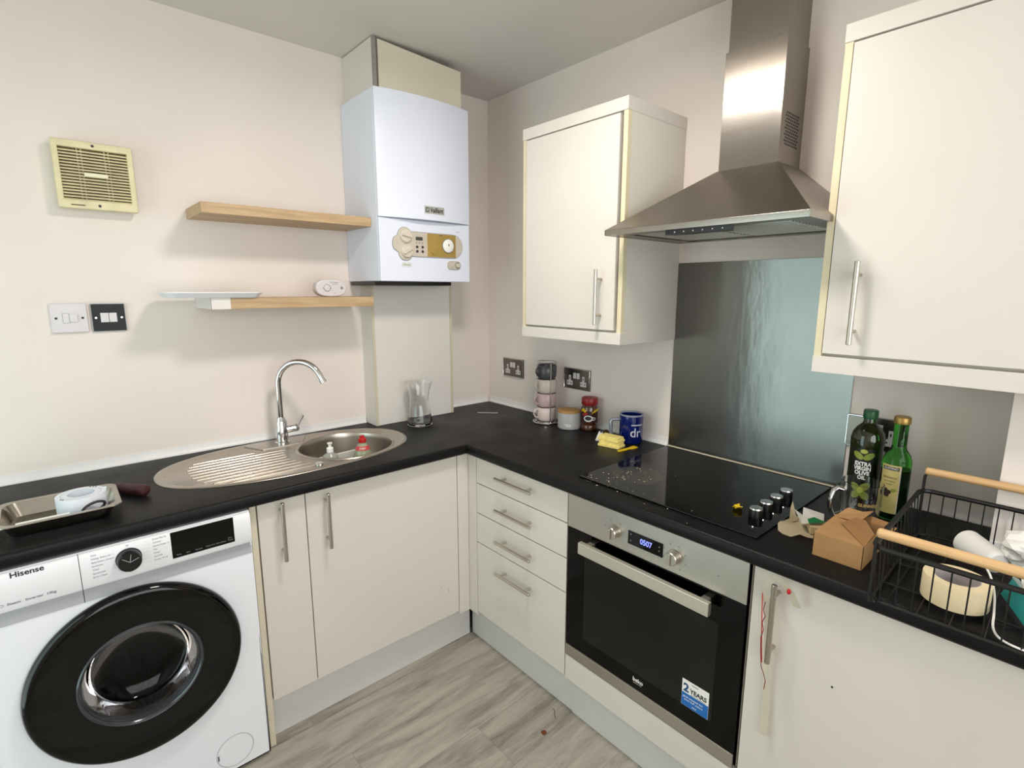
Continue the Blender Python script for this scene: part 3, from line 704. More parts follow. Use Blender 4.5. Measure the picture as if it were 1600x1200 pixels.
kx,ky=bc(-.398,1.742); text('Vaillant',.006,(kx-.014,ky,BD+.0004),lf,m_bein)
MB().box(.0,.37,-.016,.0,.02,BD-.05).build('base_tray',m_black,bo)
# flue boxing above the boiler
fb=thing('flue_boxing',(-.7618,-.0005,BZ+BH+.0005),RL,'cream boxed panel between boiler top and ceiling','boxing')
fh=H-(BZ+BH)-.001; fw_=.7618-.3606; fdp=.2705
b=MB(); t=b.bm
vs=[t.verts.new(v) for v in((.020,0,fdp),(fw_,0,fdp),(fw_,fh-.030,fdp),(.020,fh-.008,fdp),(.020,0,fdp-.014),(fw_,0,fdp-.014),(fw_,fh-.030,fdp-.014),(.020,fh-.008,fdp-.014))]
for f in((0,1,2,3),(7,6,5,4),(0,3,7,4),(1,5,6,2),(3,2,6,7),(0,4,5,1)): t.faces.new([vs[i] for i in f])
bmesh.ops.recalc_face_normals(t,faces=t.faces); b.build('front_panel',m_board,fb)
MB().box(0,.014,0,fh-.004,0,fdp-.012).build('side_panel',m_boardw,fb); MB().box(fw_-.014,fw_,0,fh-.034,0,fdp-.015).build('side_panel',m_boardw,fb)
MB().box(0,.012,.0,fh-.004,fdp-.012,fdp+.001).build('corner_strip',mat('grey strip','8f8f88',.5),fb)
# boxing below the boiler
pc=thing('pipe_boxing',(-.7305,-.0005,W),RL,'white boxed panel hiding the pipes below the boiler','boxing')
pw=.7305-.3119; ph=1.513-W; 
MB().box(.012,pw-.012,.001,ph,.088,.102,.001).build('front_panel',m_boardw,pc)
MB().box(0,.011,.001,ph,0,.100).build('side_panel',m_boardw,pc); MB().box(pw-.011,pw,.001,ph,0,.100).build('side_panel',m_boardw,pc)
MB().box(.0,.0115,.001,ph,.1002,.1035).build('edge_trim',m_edge2,pc); MB().box(pw-.0115,pw,.001,ph,.1002,.1035).build('edge_trim',m_edge2,pc)
# ------------------------------------------------------------------ shelves and things on them
def shelf(x0,x1,z0,t,dep,label):
    s_=thing('floating_shelf',(x0,-.0005,z0),RL,label,'shelf'); MB().box(0,x1-x0,0,t,0,dep,.001).build('shelf_board',m_oak,s_); return s_
shelf(-1.373,-.7798,1.7412,.0348,.232,'upper light oak floating shelf left of the boiler')
s_=thing('floating_shelf',(-1.3708,-.0005,1.4302),RL,'lower light oak floating shelf carrying a white tray','shelf')
MB().box(.001,.589,0,.0373,0,.230,.001).build('shelf_board',m_oak,s_); MB().box(-.0005,.060,-.0004,.0377,.2302,.2308).box(-.0008,.0008,-.0004,.0377,0,.2308).build('end_wrap',m_boardw,s_)
tr=thing('serving_tray',(-1.352,-.150,1.4678),(0,0,0),'shallow white tray overhanging the left end of the lower shelf','tray')
b=MB(); a0=rrect(-.130,.130,-.090,.090,.02); a1=rrect(-.146,.146,-.106,.106,.03); a2=rrect(-.140,.140,-.100,.100,.028); a3=rrect(-.127,.127,-.087,.087,.02)
ringwall(b,a0,.0004,.0165,0,a1); ringwall(b,a1,.0165,.019,0,a1); ringwall(b,a1,.019,.019,0,a2); ringwall(b,a2,.019,.0025,0,a3)
b.bm.faces.new([b.bm.verts.new((x,y,.0025)) for x,y in a3]); b.bm.faces.new([b.bm.verts.new((x,y,.0004)) for x,y in a0][::-1]); bmesh.ops.remove_doubles(b.bm,verts=b.bm.verts,dist=1e-5); bmesh.ops.recalc_face_normals(b.bm,faces=b.bm.faces)
b.build('tray_body',m_wht2,tr)
co=thing('carbon_monoxide_alarm',(-1.000,-.155,1.4680),RL,'white oval carbon monoxide alarm on the lower shelf','alarm')
b=MB(); b.prism(superell(.062,.034,.061,.034,2.6,48),0,.036,.006,seg=3); bd=b.build('body',m_sw,co)
b=MB(); b.lathe([(.0128,.0364),(.0142,.0364)],28,mtx=Matrix.Translation((.044,.034,0))); b.lathe([(0,.039),(.011,.0385),(.0125,.036)],28,mi=1,mtx=Matrix.Translation((.044,.034,0)))
b.build('test_button',[m_grin,m_sw],bd)
b=MB(); b.cyl((.103,.034,.0355),(.103,.034,.0367),.0055,seg=16)
for x,y in((.0285,.033),(.0595,.033)): b.cyl((x,y,.0355),(x,y,.0368),.0018,seg=8)
b.build('speaker_grille',m_grin,bd)
texts([('CO Alarm',.0075,(.058,.055,.0364),None),('test weekly',.004,(.066,.048,.0364),None),('5  60',.005,(.068,.014,.0364),None)],bd,m_grin)
# ------------------------------------------------------------------ extractor fan, switches and sockets
ef=thing('wall_extractor_fan',(-1.7201,-.0005,1.7436),RL,'yellowed square extractor fan high on the left wall','extractor fan')
MB().box(.006,.196,.006,.196,0,.022,.004).build('back_box',m_fan,ef)
b=MB(); b.box(0,.202,0,.026,.02,.0504,.004).box(0,.202,.180,.202,.02,.0504,.004).box(0,.016,.02,.185,.02,.0504,.004).box(.186,.202,.02,.185,.02,.0504,.004); b.build('frame',m_fan,ef)
MB().box(.010,.192,.02,.19,.022,.024).build('interior',m_fand,ef)
b=MB()
for i in range(17):
    z=.0285+i*.0090; b.box(.014,.188,-.0018,.0018,-.0055,.0055,.0006,mtx=Matrix.Translation((0,z,.042))@Matrix.Rotation(math.radians(25),4,'X'))
for x in(.060,.070,.128,.138): b.box(x,x+.0025,.022,.184,.030,.038)
b.build('louvres',m_fan,ef)
MB().box(.072,.132,.098,.110,.045,.052,.0015).build('centre_bar',mat('pale plastic','e6e0c0',.4),ef)
for y in(.012,.191): MB().cyl((.101,y,.049),(.101,y,.0508),.0042,seg=12).build('screw',m_ink,ef)
MB().box(.030,.065,.009,.012,.0504,.0507).build('brand_mark',m_fand,ef)
def plate(x,z,label,m,border=None):
    o=thing('fused_switch',(x,-.0005,z),RL,label,'switch')
    MB().box(0,.0925,0,.0925,0,.0095 if m is m_sw else .006,.002).build('faceplate',m,o); return o
o=plate(-1.7795,1.3583,'white fused switch plate, left one of the two on the wall',m_sw)
MB().box(.047,.068,.033,.060,.009,.0135,.0015).build('rocker',m_sw,o); MB().tube([(x,y,.0096) for x,y in rrect(.030,.0465,.030,.062,.002,2)],.0005,5,closed=True).build('fuse_carrier',m_grin,o)
for x in(.014,.080): MB().cyl((x,.046,.009),(x,.046,.0102),.0038,seg=12).build('screw',m_ink,o)
m_blkchr=mat('polished black','060607',.16,0,var=.3,scale=20,spec=.15)
o=plate(-1.6772,1.3569,'polished black fused switch plate, right one of the two on the wall',m_blkchr)
MB().box(.024,.046,.031,.062,.0055,.0095,.001).build('fuse_carrier',m_sw,o); MB().box(.047,.068,.031,.062,.0055,.0115,.0015).build('rocker',m_sw,o)
for x in(.012,.081): MB().cyl((x,.046,.005),(x,.046,.0068),.003,seg=12).build('screw',m_chrome,o)
MB().tube([(x,y,.0055) for x,y in rrect(.001,.0915,.001,.0915,.003,3)],.0012,6,closed=True).build('edge_trim',m_wgrey,o)
m_sock=steel('socket plate','7a756e',.28,'X',.04,.04,smear=.05)
def socket(y,z,w_,h_,label,wp=None,grp=None):
    o=thing('double_socket',(-.0005,y,z),RR,label,'socket',grp)
    MB().box(0,w_,0,h_,0,.008,.002).build('faceplate',m_sock,o)
    MB().tube([(a,c_,.0078) for a,c_ in rrect(.002,w_-.002,.002,h_-.002,.003,3)],.0012,6,closed=True).build('edge_trim',m_chrome,o)
    for k,cx in enumerate((w_*.24,w_*.76)):
        ins=MB().box(cx-.006,cx+.006,h_*.36,h_*.66,.0075,.0088,.001).box(cx-.0175,cx+.0175,h_*.18,h_*.40,.0075,.0089,.001).build('socket_insert',m_sw,o)
        MB().box(cx-.002,cx+.002,h_*.48,h_*.58,.0088,.0092).box(cx-.013,cx-.006,h_*.265,h_*.315,.0089,.0092).box(cx+.006,cx+.013,h_*.265,h_*.315,.0089,.0092).build('pin_holes',m_ink,ins)
    for cx in(w_*.435,w_*.565): MB().box(cx-.008,cx+.008,h_*.52,h_*.80,.0075,.0120,.0015).build('rocker',m_sw,o)
    return o
socket(-.1296,1.0513,.1555,.0955,'brushed steel double socket near the room corner')
socket(-.5679,1.0480,.1555,.0955,'brushed steel double socket behind the mugs and coffee jar')
socket(-1.732,1.035,.150,.0965,'steel double socket behind the oil bottles')
# ------------------------------------------------------------------ splashback
sp=tag(MB().box(-.0035,-.0005,-1.1292-.6062,-1.1292,W+.0045,1.5934).build('splashback',m_splash),'brushed stainless steel splashback on the wall behind the hob','splashback')
tag(MB().box(-.010,-.0008,-1.7375,-1.129,W+.0005,W+.0042,.001).build('sealant_bead',mat('cream sealant','cfc8ae',.5)),'cream sealant bead along the splashback foot','sealant')
# ------------------------------------------------------------------ cooker hood
hd=thing('cooker_hood',(-.0005,-1.1349,1.6627),RR,'stainless steel chimney cooker hood above the hob','cooker hood')
KW,KD,KL=.597,.4428,.0165
b=MB(); t=b.bm
def ring4(u0,u1,w0,w1,v): return [t.verts.new((u0,v,w0)),t.verts.new((u1,v,w0)),t.verts.new((u1,v,w1)),t.verts.new((u0,v,w1))]
c0,c1=.2096,.3899
r0=ring4(0,KW,0,KD,KL); r1=ring4(c0-.004,c1+.004,0,.1595,.1965)
for i in range(4): t.faces.new((r0[i],r0[(i+1)%4],r1[(i+1)%4],r1[i]))
t.faces.new(r1[::-1]); bmesh.ops.recalc_face_normals(t,faces=t.faces)
b.build('canopy',m_steelH,hd,20)
b=MB(); b.box(0,KW,0,KL,KD-.003,KD,.001).box(0,.003,0,KL,0,KD).box(KW-.003,KW,0,KL,0,KD); lipo=b.build('rim_band',steel('hood rim steel','a49d95',.25,'X',.04,.04,smear=.05),hd)
b=MB(); b.box(.003,KW-.003,.001,.003,0,.03).box(.003,KW-.003,.001,.003,KD-.055,KD-.003).box(.003,.06,.001,.003,.03,KD-.055).box(KW-.06,KW-.003,.001,.003,.03,KD-.055); b.box(.06,KW-.06,.010,.012,.03,KD-.055); b.build('underside',m_steelH,hd)
for u in(.065,.300):
    f=MB(); f.box(u,u+.232,.004,.007,.06,KD-.075); 
    for i in range(14): f.box(u+.006,u+.226,.0025,.004,.07+i*.0215,.07+i*.0215+.012)
    f.build('grease_filter',m_steelO,hd)
b=MB(); b.prism([(.215,KD-.004),(.415,KD-.004),(.400,KD-.035),(.232,KD-.035)],0,.018,mtx=Matrix(((1,0,0,0),(0,0,-1,.004),(0,1,0,0),(0,0,0,1)))); cpn=b.build('control_strip',m_black,hd)
b=MB()
for i in range(6): b.cyl((.245+i*.028,-.0075,KD-.006),(.245+i*.028,-.0075,KD-.0035),.0018,seg=10)
b.build('button',m_wgrey,cpn)
# chimney: lower and upper sleeves
b=MB(); b.box(c0,c1,.195,.5355,0,.155,.0012); lo=b.build('lower_chimney',m_steelZ,hd)
b=MB(); b.box(c0+.005,c1-.005,.5355,H-1.6627-.0005,0,.149,.0012); b.build('upper_chimney',m_steelZ,hd)
b=MB()
for i in range(11):
    for j in range(7):
        w=.036+j*.0135+(.0068 if i%2 else 0); v=.252+i*.0085
        if w<.125: b.box(c1-.0005,c1+.0003,v-.0026,v+.0026,w-.0048,w+.0048)
b.build('vent_slots',m_ink,lo)
# ------------------------------------------------------------------ wall cabinets
def wallcab(y,w_,dep,z0,z1,label,hu,hz0,hz1,dl,dw,rs,ct,gap):
    c=thing('wall_cabinet',(-.0005,y,z0),RR,label,'cabinet'); h_=z1-z0; d=dep-.0005; tk=.018
    b=MB(); b.box(0,tk,rs,h_-ct,0,d-.022).box(w_-tk,w_,rs,h_-ct,0,d-.022).box(tk,w_-tk,rs,rs+tk,0,d-.022).box(tk,w_-tk,h_-ct-tk,h_-ct,0,d-.022).box(tk,w_-tk,rs+tk,h_-ct-tk,0,.008).build('carcass',m_cab2,c)
    MB().box(0,tk-.001,rs,h_-ct,d-.0215,d-.003).build('edge_strip',m_edge,c); MB().box(w_-tk+.001,w_,rs,h_-ct,d-.0215,d-.003).build('edge_strip',m_edge,c)
    dr=MB().box(dl,dl+dw,rs+.0075,h_-ct-.004,d-.0210,d-.001,.0012).build('door',m_cab,c)
    # cornice and pelmet mouldings wrap three sides
    for nm,a0,a1 in(('cornice',h_-ct,h_),('pelmet',0,rs)):
        ww=.018; MB().box(-.001,w_+.001,a0,a1,d-ww,d,.001).box(-.001,ww,a0,a1,0,d-ww).box(w_-ww,w_+.001,a0,a1,0,d-ww).build(nm,m_cab,c)
    bar_handle(dr,(hu,hz0),(hu,hz1),d-.001,d+.031,m_handle,so=.032)
    return c
wallcab(-.6419,.4887,.3418,1.3115,2.0958,'white wall cabinet with one door left of the cooker hood',.402,.066,.253,.0195,.4390,.040,.040,0)
wallcab(-1.7191,.60,.2989,1.2868,2.1085,'large white wall cabinet with one door right of the cooker hood',.086,.078,.277,.0190,.562,.0421,.040,0)
# ------------------------------------------------------------------ ceiling lamp (out of frame, lights the room)
cl=thing('ceiling_lamp',(LX,LY,H-.0005),(0,0,0),'round white ceiling lamp in the middle of the kitchen','lamp')
MB().lathe([(0,0),(.16,0),(.16,-.02),(.15,-.025),(0,-.025)],48).build('base',m_wht2,cl)
MB().lathe([(.15,-.025),(.15,-.05),(.145,-.06),(.14,-.0605),(0,-.0605)],48).build('diffuser',mat('lit diffuser','ffffff',.5,emit='ffe9cf',es=5),cl)
# ------------------------------------------------------------------ things on the left counter
TZ=W+.0003
ty=thing('baking_tray',(-1.815,-.432,TZ),(0,0,math.radians(0)),'worn steel roasting tin on the worktop above the washing machine','baking tray')
b=MB(); o0=rrect(-.105,.098,-.075,.080,.03); o1=rrect(-.120,.113,-.092,.097,.035); o2=rrect(-.132,.125,-.104,.109,.03); i1=[(x*.985,y*.98) for x,y in o1]; i0=[(x*.985,y*.98) for x,y in o0]
ringwall(b,o0,0,.036,0,o1); ringwall(b,o1,.036,.0365,0,o2); ringwall(b,o2,.0365,.0385,0,[(x*.99,y*.99) for x,y in o2]); ringwall(b,[(x*.99,y*.99) for x,y in o2],.0385,.0375,0,i1); ringwall(b,i1,.0375,.003,0,i0)
b.bm.faces.new([b.bm.verts.new((x,y,.003)) for x,y in i0]); b.bm.faces.new([b.bm.verts.new((x,y,0)) for x,y in o0][::-1])
bmesh.ops.remove_doubles(b.bm,verts=b.bm.verts,dist=1e-5); bmesh.ops.recalc_face_normals(b.bm,faces=b.bm.faces); b.build('tin',m_tray,ty,45)
tr=thing('tape_roll',(-1.772,-.418,TZ+.0035),(0,0,0),'roll of white joint tape lying in the roasting tin','tape')
b=MB(); b.lathe([(.026,0),(.055,0),(.0555,.002),(.0555,.048),(.055,.050),(.026,.050),(.026,0)],56); 
b.build('roll',mat('white tape','dfe4ee',.5,var=.02),tr)
b=MB(); b.lathe([(.0262,.0502),(.030,.0504)],40); b.lathe([(.043,.0503),(.0445,.0503)],40); b.build('wound_edge',mat('tape edge','b4bccb',.6),tr)
b=MB()
for a in(-2.6,-2.45,.8,.95,1.1): b.box(-.003,.003,-.0015,.0015,.0503,.0506,mtx=Matrix.Rotation(a,4,'Z')@Matrix.Translation((.050,0,0))@Matrix.Rotation(.5,4,'Z'))
b.build('printed_marks',m_ink,tr)
sc=thing('scissors',(-1.776,-.485,TZ+.0035),(0,0,0),'black handled scissors standing in front of the tape roll','scissors')
b=MB(); b.tube([(.026+.024*math.cos(t)*1.0,.004,.024+.012*math.sin(t)+.006*math.cos(t)) for t in [i*PI/10 for i in range(20)]],.0035,8,closed=True); b.build('finger_loop',m_black,sc)
b=MB(); b.tube([(.003,.004,.020),(-.010,.003,.012),(-.025,.0,.006)],.0035,8); b.build('shank',m_black,sc)
b=MB(); b.box(-.105,-.022,-.004,.006,.0025,.0045,.0005); b.build('blade',m_chrome,sc)
tag(MB().box(-1.905,-1.800,-.497,-.485,W+.0045,W+.030,.001).build('paper_strip',m_paper),'narrow white paper strip leaning inside the roasting tin front edge','paper')
pe=thing('screwdriver',(-1.690,-.300,TZ),(0,0,math.radians(-57)),'dark red rubber tool handle lying beside the roasting tin','tool')
b=MB(); b.tube([(0,0,.0152),(.012,0,.0155),(.03,0,.016),(.07,0,.0165),(.105,0,.0178),(.118,0,.0165),(.123,0,.0165)],.013,16,rs=[.010,.0145,.0150,.0155,.0175,.0155,.007]); b.build('grip',mat('dark red rubber','3d151b',.6,var=.3,scale=40),pe)
MB().cyl((-.012,0,.013),(.004,0,.013),.0032).build('shaft',m_chrome,pe)
# things in the sink
def bottle(name,x,y,z,label,cat,prof,m,seg=32): 
    o=thing(name,(x,y,z),(0,0,0),label,cat); MB().lathe(prof,seg).build('bottle_body',m,o,50); return o
SZ=W-.155
bt=bottle('soap_bottle',-1.037,-.325,SZ+.001,'clear hand soap bottle with white pump top in the sink','bottle',[(0,0),(.026,0),(.029,.004),(.029,.125),(.026,.140),(.012,.148),(.010,.152),(0,.152)],m_plastic)
MB().lathe([(0,.151),(.0125,.151),(.0125,.167),(.010,.169),(.0055,.170),(.0055,.180),(.009,.183),(.010,.187),(0,.188)],24).build('pump_cap',m_paper,bt)
bt=bottle('washing_up_bottle',-.915,-.345,SZ+.001,'washing-up liquid bottle with red cap standing in the sink','bottle',[(0,0),(.032,0),(.036,.004),(.037,.105),(.033,.130),(.020,.160),(.013,.168),(.011,.172),(0,.172)],mat('pale green liquid','b9c2a0',.15,var=.05,trans=.4))
MB().lathe([(0,.171),(.0155,.171),(.0155,.184),(.012,.188),(.0085,.190),(.0085,.198),(0,.199)],24).build('cap',m_red,bt)
b=MB(); b.lathe([(.0215,.1585),(.0285,.1435)],28); b.build('neck_label',mat('pink red label','c9474c',.4),bt)
wraptext([('FAIRY',.009,.151,.024,.0003)],.0270,phi_cam(-.915,-.345),bt,m_whin)
b=MB(); b.box(-.085,.085,-.0025,.0025,.0,.10,.001); tag(b.build('chopping_board',m_paper,None,loc=(-1.0,-.268,W-.125),rot=(math.radians(12),0,math.radians(4))),'small white board standing in the sink behind the bottles','board')
# vase
vs_=thing('glass_vase',(-.568,-.205,TZ),(0,0,0),'clear waisted glass vase in front of the pipe boxing','vase')
op=[(0,0),(.052,0),(.057,.006),(.056,.022),(.049,.055),(.043,.095),(.042,.125),(.047,.160),(.058,.198)]
ip=[(.0565,.198),(.0455,.160),(.0402,.125),(.0412,.095),(.047,.055),(.053,.024),(.050,.012),(0,.009)]
MB().lathe(op+ip,48).build('vase_body',m_glass,vs_,60)
tag(MB().box(-.05,.05,-.0055,.0055,0,.004,.001).build('steel_clip',m_handleL,None,loc=(-.196,-.231,TZ),rot=(0,0,math.radians(-45))),'small steel strip lying on the worktop in the corner','metal strip')
# ------------------------------------------------------------------ mugs in a rack
rk=thing('mug_rack',(-.096,-.542,TZ),(0,0,0),'tall chrome wire rack holding four stacked mugs','mug rack')
b=MB(); b.tube([(.060*math.cos(t),.060*math.sin(t),.004) for t in [i*PI/16 for i in range(32)]],.0038,8,closed=True); b.tube([(.045*math.cos(t),.045*math.sin(t),.006) for t in [i*PI/16 for i in range(32)]],.0025,8,closed=True); b.tube([(-.058,0,.005),(.058,0,.005)],.002); b.tube([(0,-.058,.005),(0,.058,.005)],.002); b.build('base_ring',m_chrome,rk)
b=MB(); b.tube([(.050*math.cos(t),.050*math.sin(t),.281) for t in [i*PI/16 for i in range(32)]],.0020,8,closed=True); b.build('top_ring',m_chrome,rk)
pcx=phi_cam(-.096,-.542)
for a in(pcx+.38,pcx-1.3,pcx+2.2):
    MB().tube([(.056*math.cos(a),.056*math.sin(a),.004),(.050*math.cos(a),.050*math.sin(a),.012),(.050*math.cos(a),.050*math.sin(a),.281)],.0018,8).build('upright',m_chrome,rk)
def mugbuild(m,label,z,ha):
    g=thing('mug',(-.096,-.542,TZ+z),(0,0,ha),label,'mug','mugs stacked in the wire rack')
    o=[(0,0),(.034,0),(.0405,.004),(.0435,.016),(.0445,.030),(.0448,.062),(.0425,.064),(.041,.060),(.040,.030),(.034,.012),(.026,.006),(0,.006)]
    MB().lathe(o,40).build('cup',m,g,60); MB().tube([(.040,0,.052),(.052,0,.055),(.062,0,.046),(.063,0,.034),(.056,0,.020),(.041,0,.016)],.0045,8,flat=(1.3,.8)).build('handle',m,g); return g
mk=[('pale_pink','d2c1bc','pale blush mug at the bottom of the wire rack',.0085),('pink','c2a8a7','dusky pink mug, second from the bottom of the rack',.0735),('cream','cfc4b9','cream mug just below the dark grey one in the rack',.1385),('dark','47484a','dark grey mug at the top of the wire rack',.2035)]
for k,(nm,cc,lb,z) in enumerate(mk): mugbuild(mat(nm+' glaze',cc,.3,var=.02),lb,z,pcx-1.15+.1*k)
# tea canister
tc_=thing('tea_canister',(-.094,-.684,TZ),(0,0,0),'grey tea canister with bamboo lid beside the mug rack','canister')
MB().lathe([(0,0),(.047,0),(.051,.004),(.0515,.070),(.050,.073),(.048,.073),(0,.073)],48).build('canister_body',mat('grey enamel','a09f9f',.45,var=.02),tc_)
MB().lathe([(0,.0735),(.0505,.0735),(.0510,.0755),(.0510,.081),(.049,.083),(0,.083)],48).build('lid',wood_mat('bamboo','a8793f','c2965c','X'),tc_)
wraptext([('TEA',.016,.020,.028,.0002)],.0517,phi_cam(-.094,-.684)-.1,tc_,m_whin)
# coffee jar
cj=thing('coffee_jar',(-.050,-.762,TZ),(0,0,0),'instant coffee jar with red lid beside the tea canister','jar')
MB().lathe([(0,0),(.033,0),(.036,.004),(.036,.020),(.033,.026),(.036,.034),(.036,.100),(.032,.108),(.030,.114),(0,.114)],40).build('jar_body',mat('coffee brown glass','4a2410',.12,var=.35,scale=60,coat=.5),cj)
MB().lathe([(0,.113),(.034,.113),(.0355,.116),(.0355,.140),(.033,.144),(0,.144)],40).build('lid',mat('red lid','8c1317',.4,var=.03),cj)
ph=phi_cam(-.05,-.762); b=MB(); r=.0366
arcpatch(b,r,ph,-.048,.048,.036,.088,0); arcshape(b,r+.0003,ph,[(-.045,.088),(-.030,.102),(-.012,.090),(-.020,.080),(-.045,.084)],1); arcshape(b,r+.0003,ph,[(.012,.084),(.028,.095),(.050,.100),(.050,.086),(.026,.082),(.010,.076)],1)
arcshape(b,r+.0004,ph,[(-.034,.076),(-.014,.086),(-.006,.076),(-.020,.068),(-.034,.068)],2)
for u,z,a_,b_,mi in((-.004,.056,.021,.014,3),(.020,.055,.009,.007,3),(.020,.055,.005,.0035,0),(-.005,.057,.015,.009,4)): arcshape(b,r+.0005+.0002*(mi==4 or a_<.006),ph,ellip(u,z,a_,b_),mi)
b.build('label',[mat('dark maroon label','3a0c10',.4),m_yel,mat('label red','a8202a',.4),m_whin,m_ink],cj)
tag(MB().sphere((0,0,.006),.02,sc=(1.1,.6,.3)).build('crumpled_wrapper',mat('brown tea bag','4a3a1c',.8,var=.3,scale=80),None,loc=(-.040,-.845,TZ),rot=(0,0,.4)),'crumpled brown wrapper against the wall behind the sponges','wrapper')
# blue mug
bm_=thing('mug',(-.069,-.997,TZ),(0,0,0),'tall dark blue mug with silver handle and white letters','mug')
MB().lathe([(0,0),(.042,0),(.046,.004),(.0465,.112),(.0462,.115),(.0435,.116),(.0430,.112),(.043,.010),(0,.008)],48).build('mug_body',m_blue,bm_,50)
MB().lathe([(.0466,.111),(.0468,.1165),(.0450,.1180),(.0425,.1160),(.0425,.112)],48).build('rim',mat('pale rim','8d93a6',.3),bm_,60)
ha=math.atan2(.63,-.5)
h=MB(); 
def P(r_,z_): return (r_*math.cos(ha),r_*math.sin(ha),z_)
h.tube([P(.043,.092),P(.062,.091),P(.075,.090),P(.080,.083),P(.080,.06),P(.079,.028),P(.075,.018),P(.064,.014),P(.043,.014)],.0085,12,flat=(1.2,.85)); h.build('handle',m_silver,bm_)
pb=phi_cam(-.069,-.997)+.40
wraptext([('dr',.052,.047,.044,.0004)],.0470,pb,bm_,mat('white print 2','c9ccd6',.4))
b=MB(); arcpatch(b,.0470,pb,-.018,.030,.076,.081,0); b.build('printed_bar',mat('white print 3','c9ccd6',.4),bm_)
# sponges, peeler, white clip
m_sp=mat('yellow sponge','e4d27c',.9,var=.12,scale=60,bump=.6,bscale=180)
rot=math.radians(-62)
def sponge(x,y,z,rz,label):
    b=MB(); 
    b.prism([(-.046,-.026),(.046,-.026),(.046,.026),(-.046,.026)],0,.010,.003); b.prism([(-.043,-.022),(.043,-.022),(.043,.022),(-.043,.022)],.010,.020,.004)
    o=tag(b.build('sponge',m_sp,None,loc=(x,y,z),rot=(0,0,rz)),label,'sponge','yellow sponges stacked beside the blue mug'); return o
sponge(-.176,-.984,TZ,math.radians(-80),'yellow sponge lying flat, lower of the two')
sponge(-.170,-.978,TZ+.0205,math.radians(-86),'yellow sponge on top of the other one')
pn=thing('plastic_clip',(-.142,-.895,TZ),(0,0,math.radians(28)),'small white plastic clip leaning behind the sponges','clip')
b=MB(); b.tube([(-.034,0,.006),(-.01,0,.012),(.02,0,.020),(.034,0,.023)],.007,12,flat=(1.3,.6)); b.build('clip_body',m_paper,pn); MB().cyl((.024,0,.018),(.024,-.004,.030),.004,seg=12).build('black_hole',m_ink,pn)
b=MB(); b.prism([(-.05,-.006),(-.02,-.008),(.010,-.006),(.022,-.014),(.050,-.012),(.050,.010),(.030,.008),(.012,.005),(-.02,.006),(-.048,.005)],0,.004,.0012); tag(b.build('scraper',m_yel,None,loc=(-.168,-1.052,TZ),rot=(0,0,math.radians(-5))),'small yellow plastic scraper in front of the blue mug','scraper')
b=MB()
b.prism([(-.012,-.010),(.012,-.013),(.015,.008),(.002,.014),(-.014,.009)],0,.002,mtx=Matrix.Rotation(.5,4,'Y')); b.prism([(-.008,-.006),(.010,-.008),(.009,.008),(-.010,.008)],.003,.006,mtx=Matrix.Rotation(-.4,4,'X'))
tag(b.build('sweet_wrapper',m_yel,None,loc=(-.410,-1.606,W+.0125),rot=(0,0,.6)),'crumpled yellow wrapper on the hob beside the knobs','wrapper')
# ------------------------------------------------------------------ oil bottles and tankard
ob=thing('olive_oil_bottle',(-.092,-1.812,TZ),(0,0,0),'dark green olive oil bottle with green cap behind the glass tankard','bottle')
m_dkg=mat('dark olive glass','1b2208',.08,var=.15,coat=.5)
MB().lathe([(0,0),(.036,0),(.040,.004),(.040,.170),(.041,.180),(.041,.196),(.038,.212),(.030,.226),(.018,.238),(.0155,.244),(.0155,.256),(0,.256)],48).build('bottle_body',m_dkg,ob,50)
MB().lathe([(0,.253),(.0175,.253),(.0180,.255),(.0180,.274),(.016,.277),(0,.277)],32).build('cap',mat('green cap','1c5a33',.4,var=.04),ob)
po=phi_cam(-.092,-1.812)-.12; m_leaf=mat('leaf green','7d8c35',.45,var=.08); r=.0405
b=MB(); arcpatch(b,r,po,-.034,.034,.030,.172,0); b.build('label',mat('black label','10130c',.35),ob)
b=MB(); arcshape(b,r+.0004,po,ellip(-.013,.152,.015,.0085,math.radians(-35))); arcshape(b,r+.0004,po,ellip(.013,.152,.015,.0085,math.radians(35))); arcshape(b,r+.0004,po,ellip(0,.165,.009,.006),1)
arcshape(b,r+.0004,po,ellip(-.012,.060,.015,.010,math.radians(-40))); arcshape(b,r+.0004,po,ellip(.012,.040,.015,.010,math.radians(-40))); arcshape(b,r+.0004,po,ellip(.010,.064,.016,.010,math.radians(40))); arcshape(b,r+.0004,po,ellip(-.010,.040,.014,.009,math.radians(40))); arcshape(b,r+.0006,po,ellip(0,.053,.008,.009),1)
b.build('leaf_print',[m_leaf,mat('olive print','a3ab4a',.45)],ob)
wraptext([('EXTRA',.015,.129,.040,.0006),('VIRGIN',.015,.116,.042,.0006),('OLIVE',.015,.103,.036,.0006),('OIL',.015,.090,.020,.0006)],r+.0006,po,ob,m_whin)
gb=thing('vinegar_bottle',(-.130,-1.893,TZ),(0,0,0),'tall green glass bottle with gold cap and cream label','bottle')
m_gg=glassmat('green bottle glass',(.10,.55,.08),0,1.3)
MB().lathe([(0,0),(.030,0),(.033,.004),(.033,.148),(.0325,.160),(.028,.176),(.0175,.192),(.0160,.200),(.0160,.262),(0,.262)],44).build('bottle_body',m_gg,gb,50)
MB().lathe([(0,.002),(.0318,.004),(.0318,.137),(0,.137)],40).build('dark_contents',mat('dark vinegar','0a0706',.1),gb)
MB().lathe([(0,.260),(.0185,.260),(.0190,.262),(.0190,.276),(.017,.279),(0,.279)],32).build('cap',mat('gold cap','a98a4a',.35,.6),gb)
pg=phi_cam(-.130,-1.893)-.25; r=.0336; b=MB(); arcpatch(b,r,pg,-.026,.020,.020,.152,0); arcpatch(b,r+.0002,pg,-.022,.016,.138,.147,1); arcpatch(b,r+.0001,pg,.018,.0205,.020,.150,2)
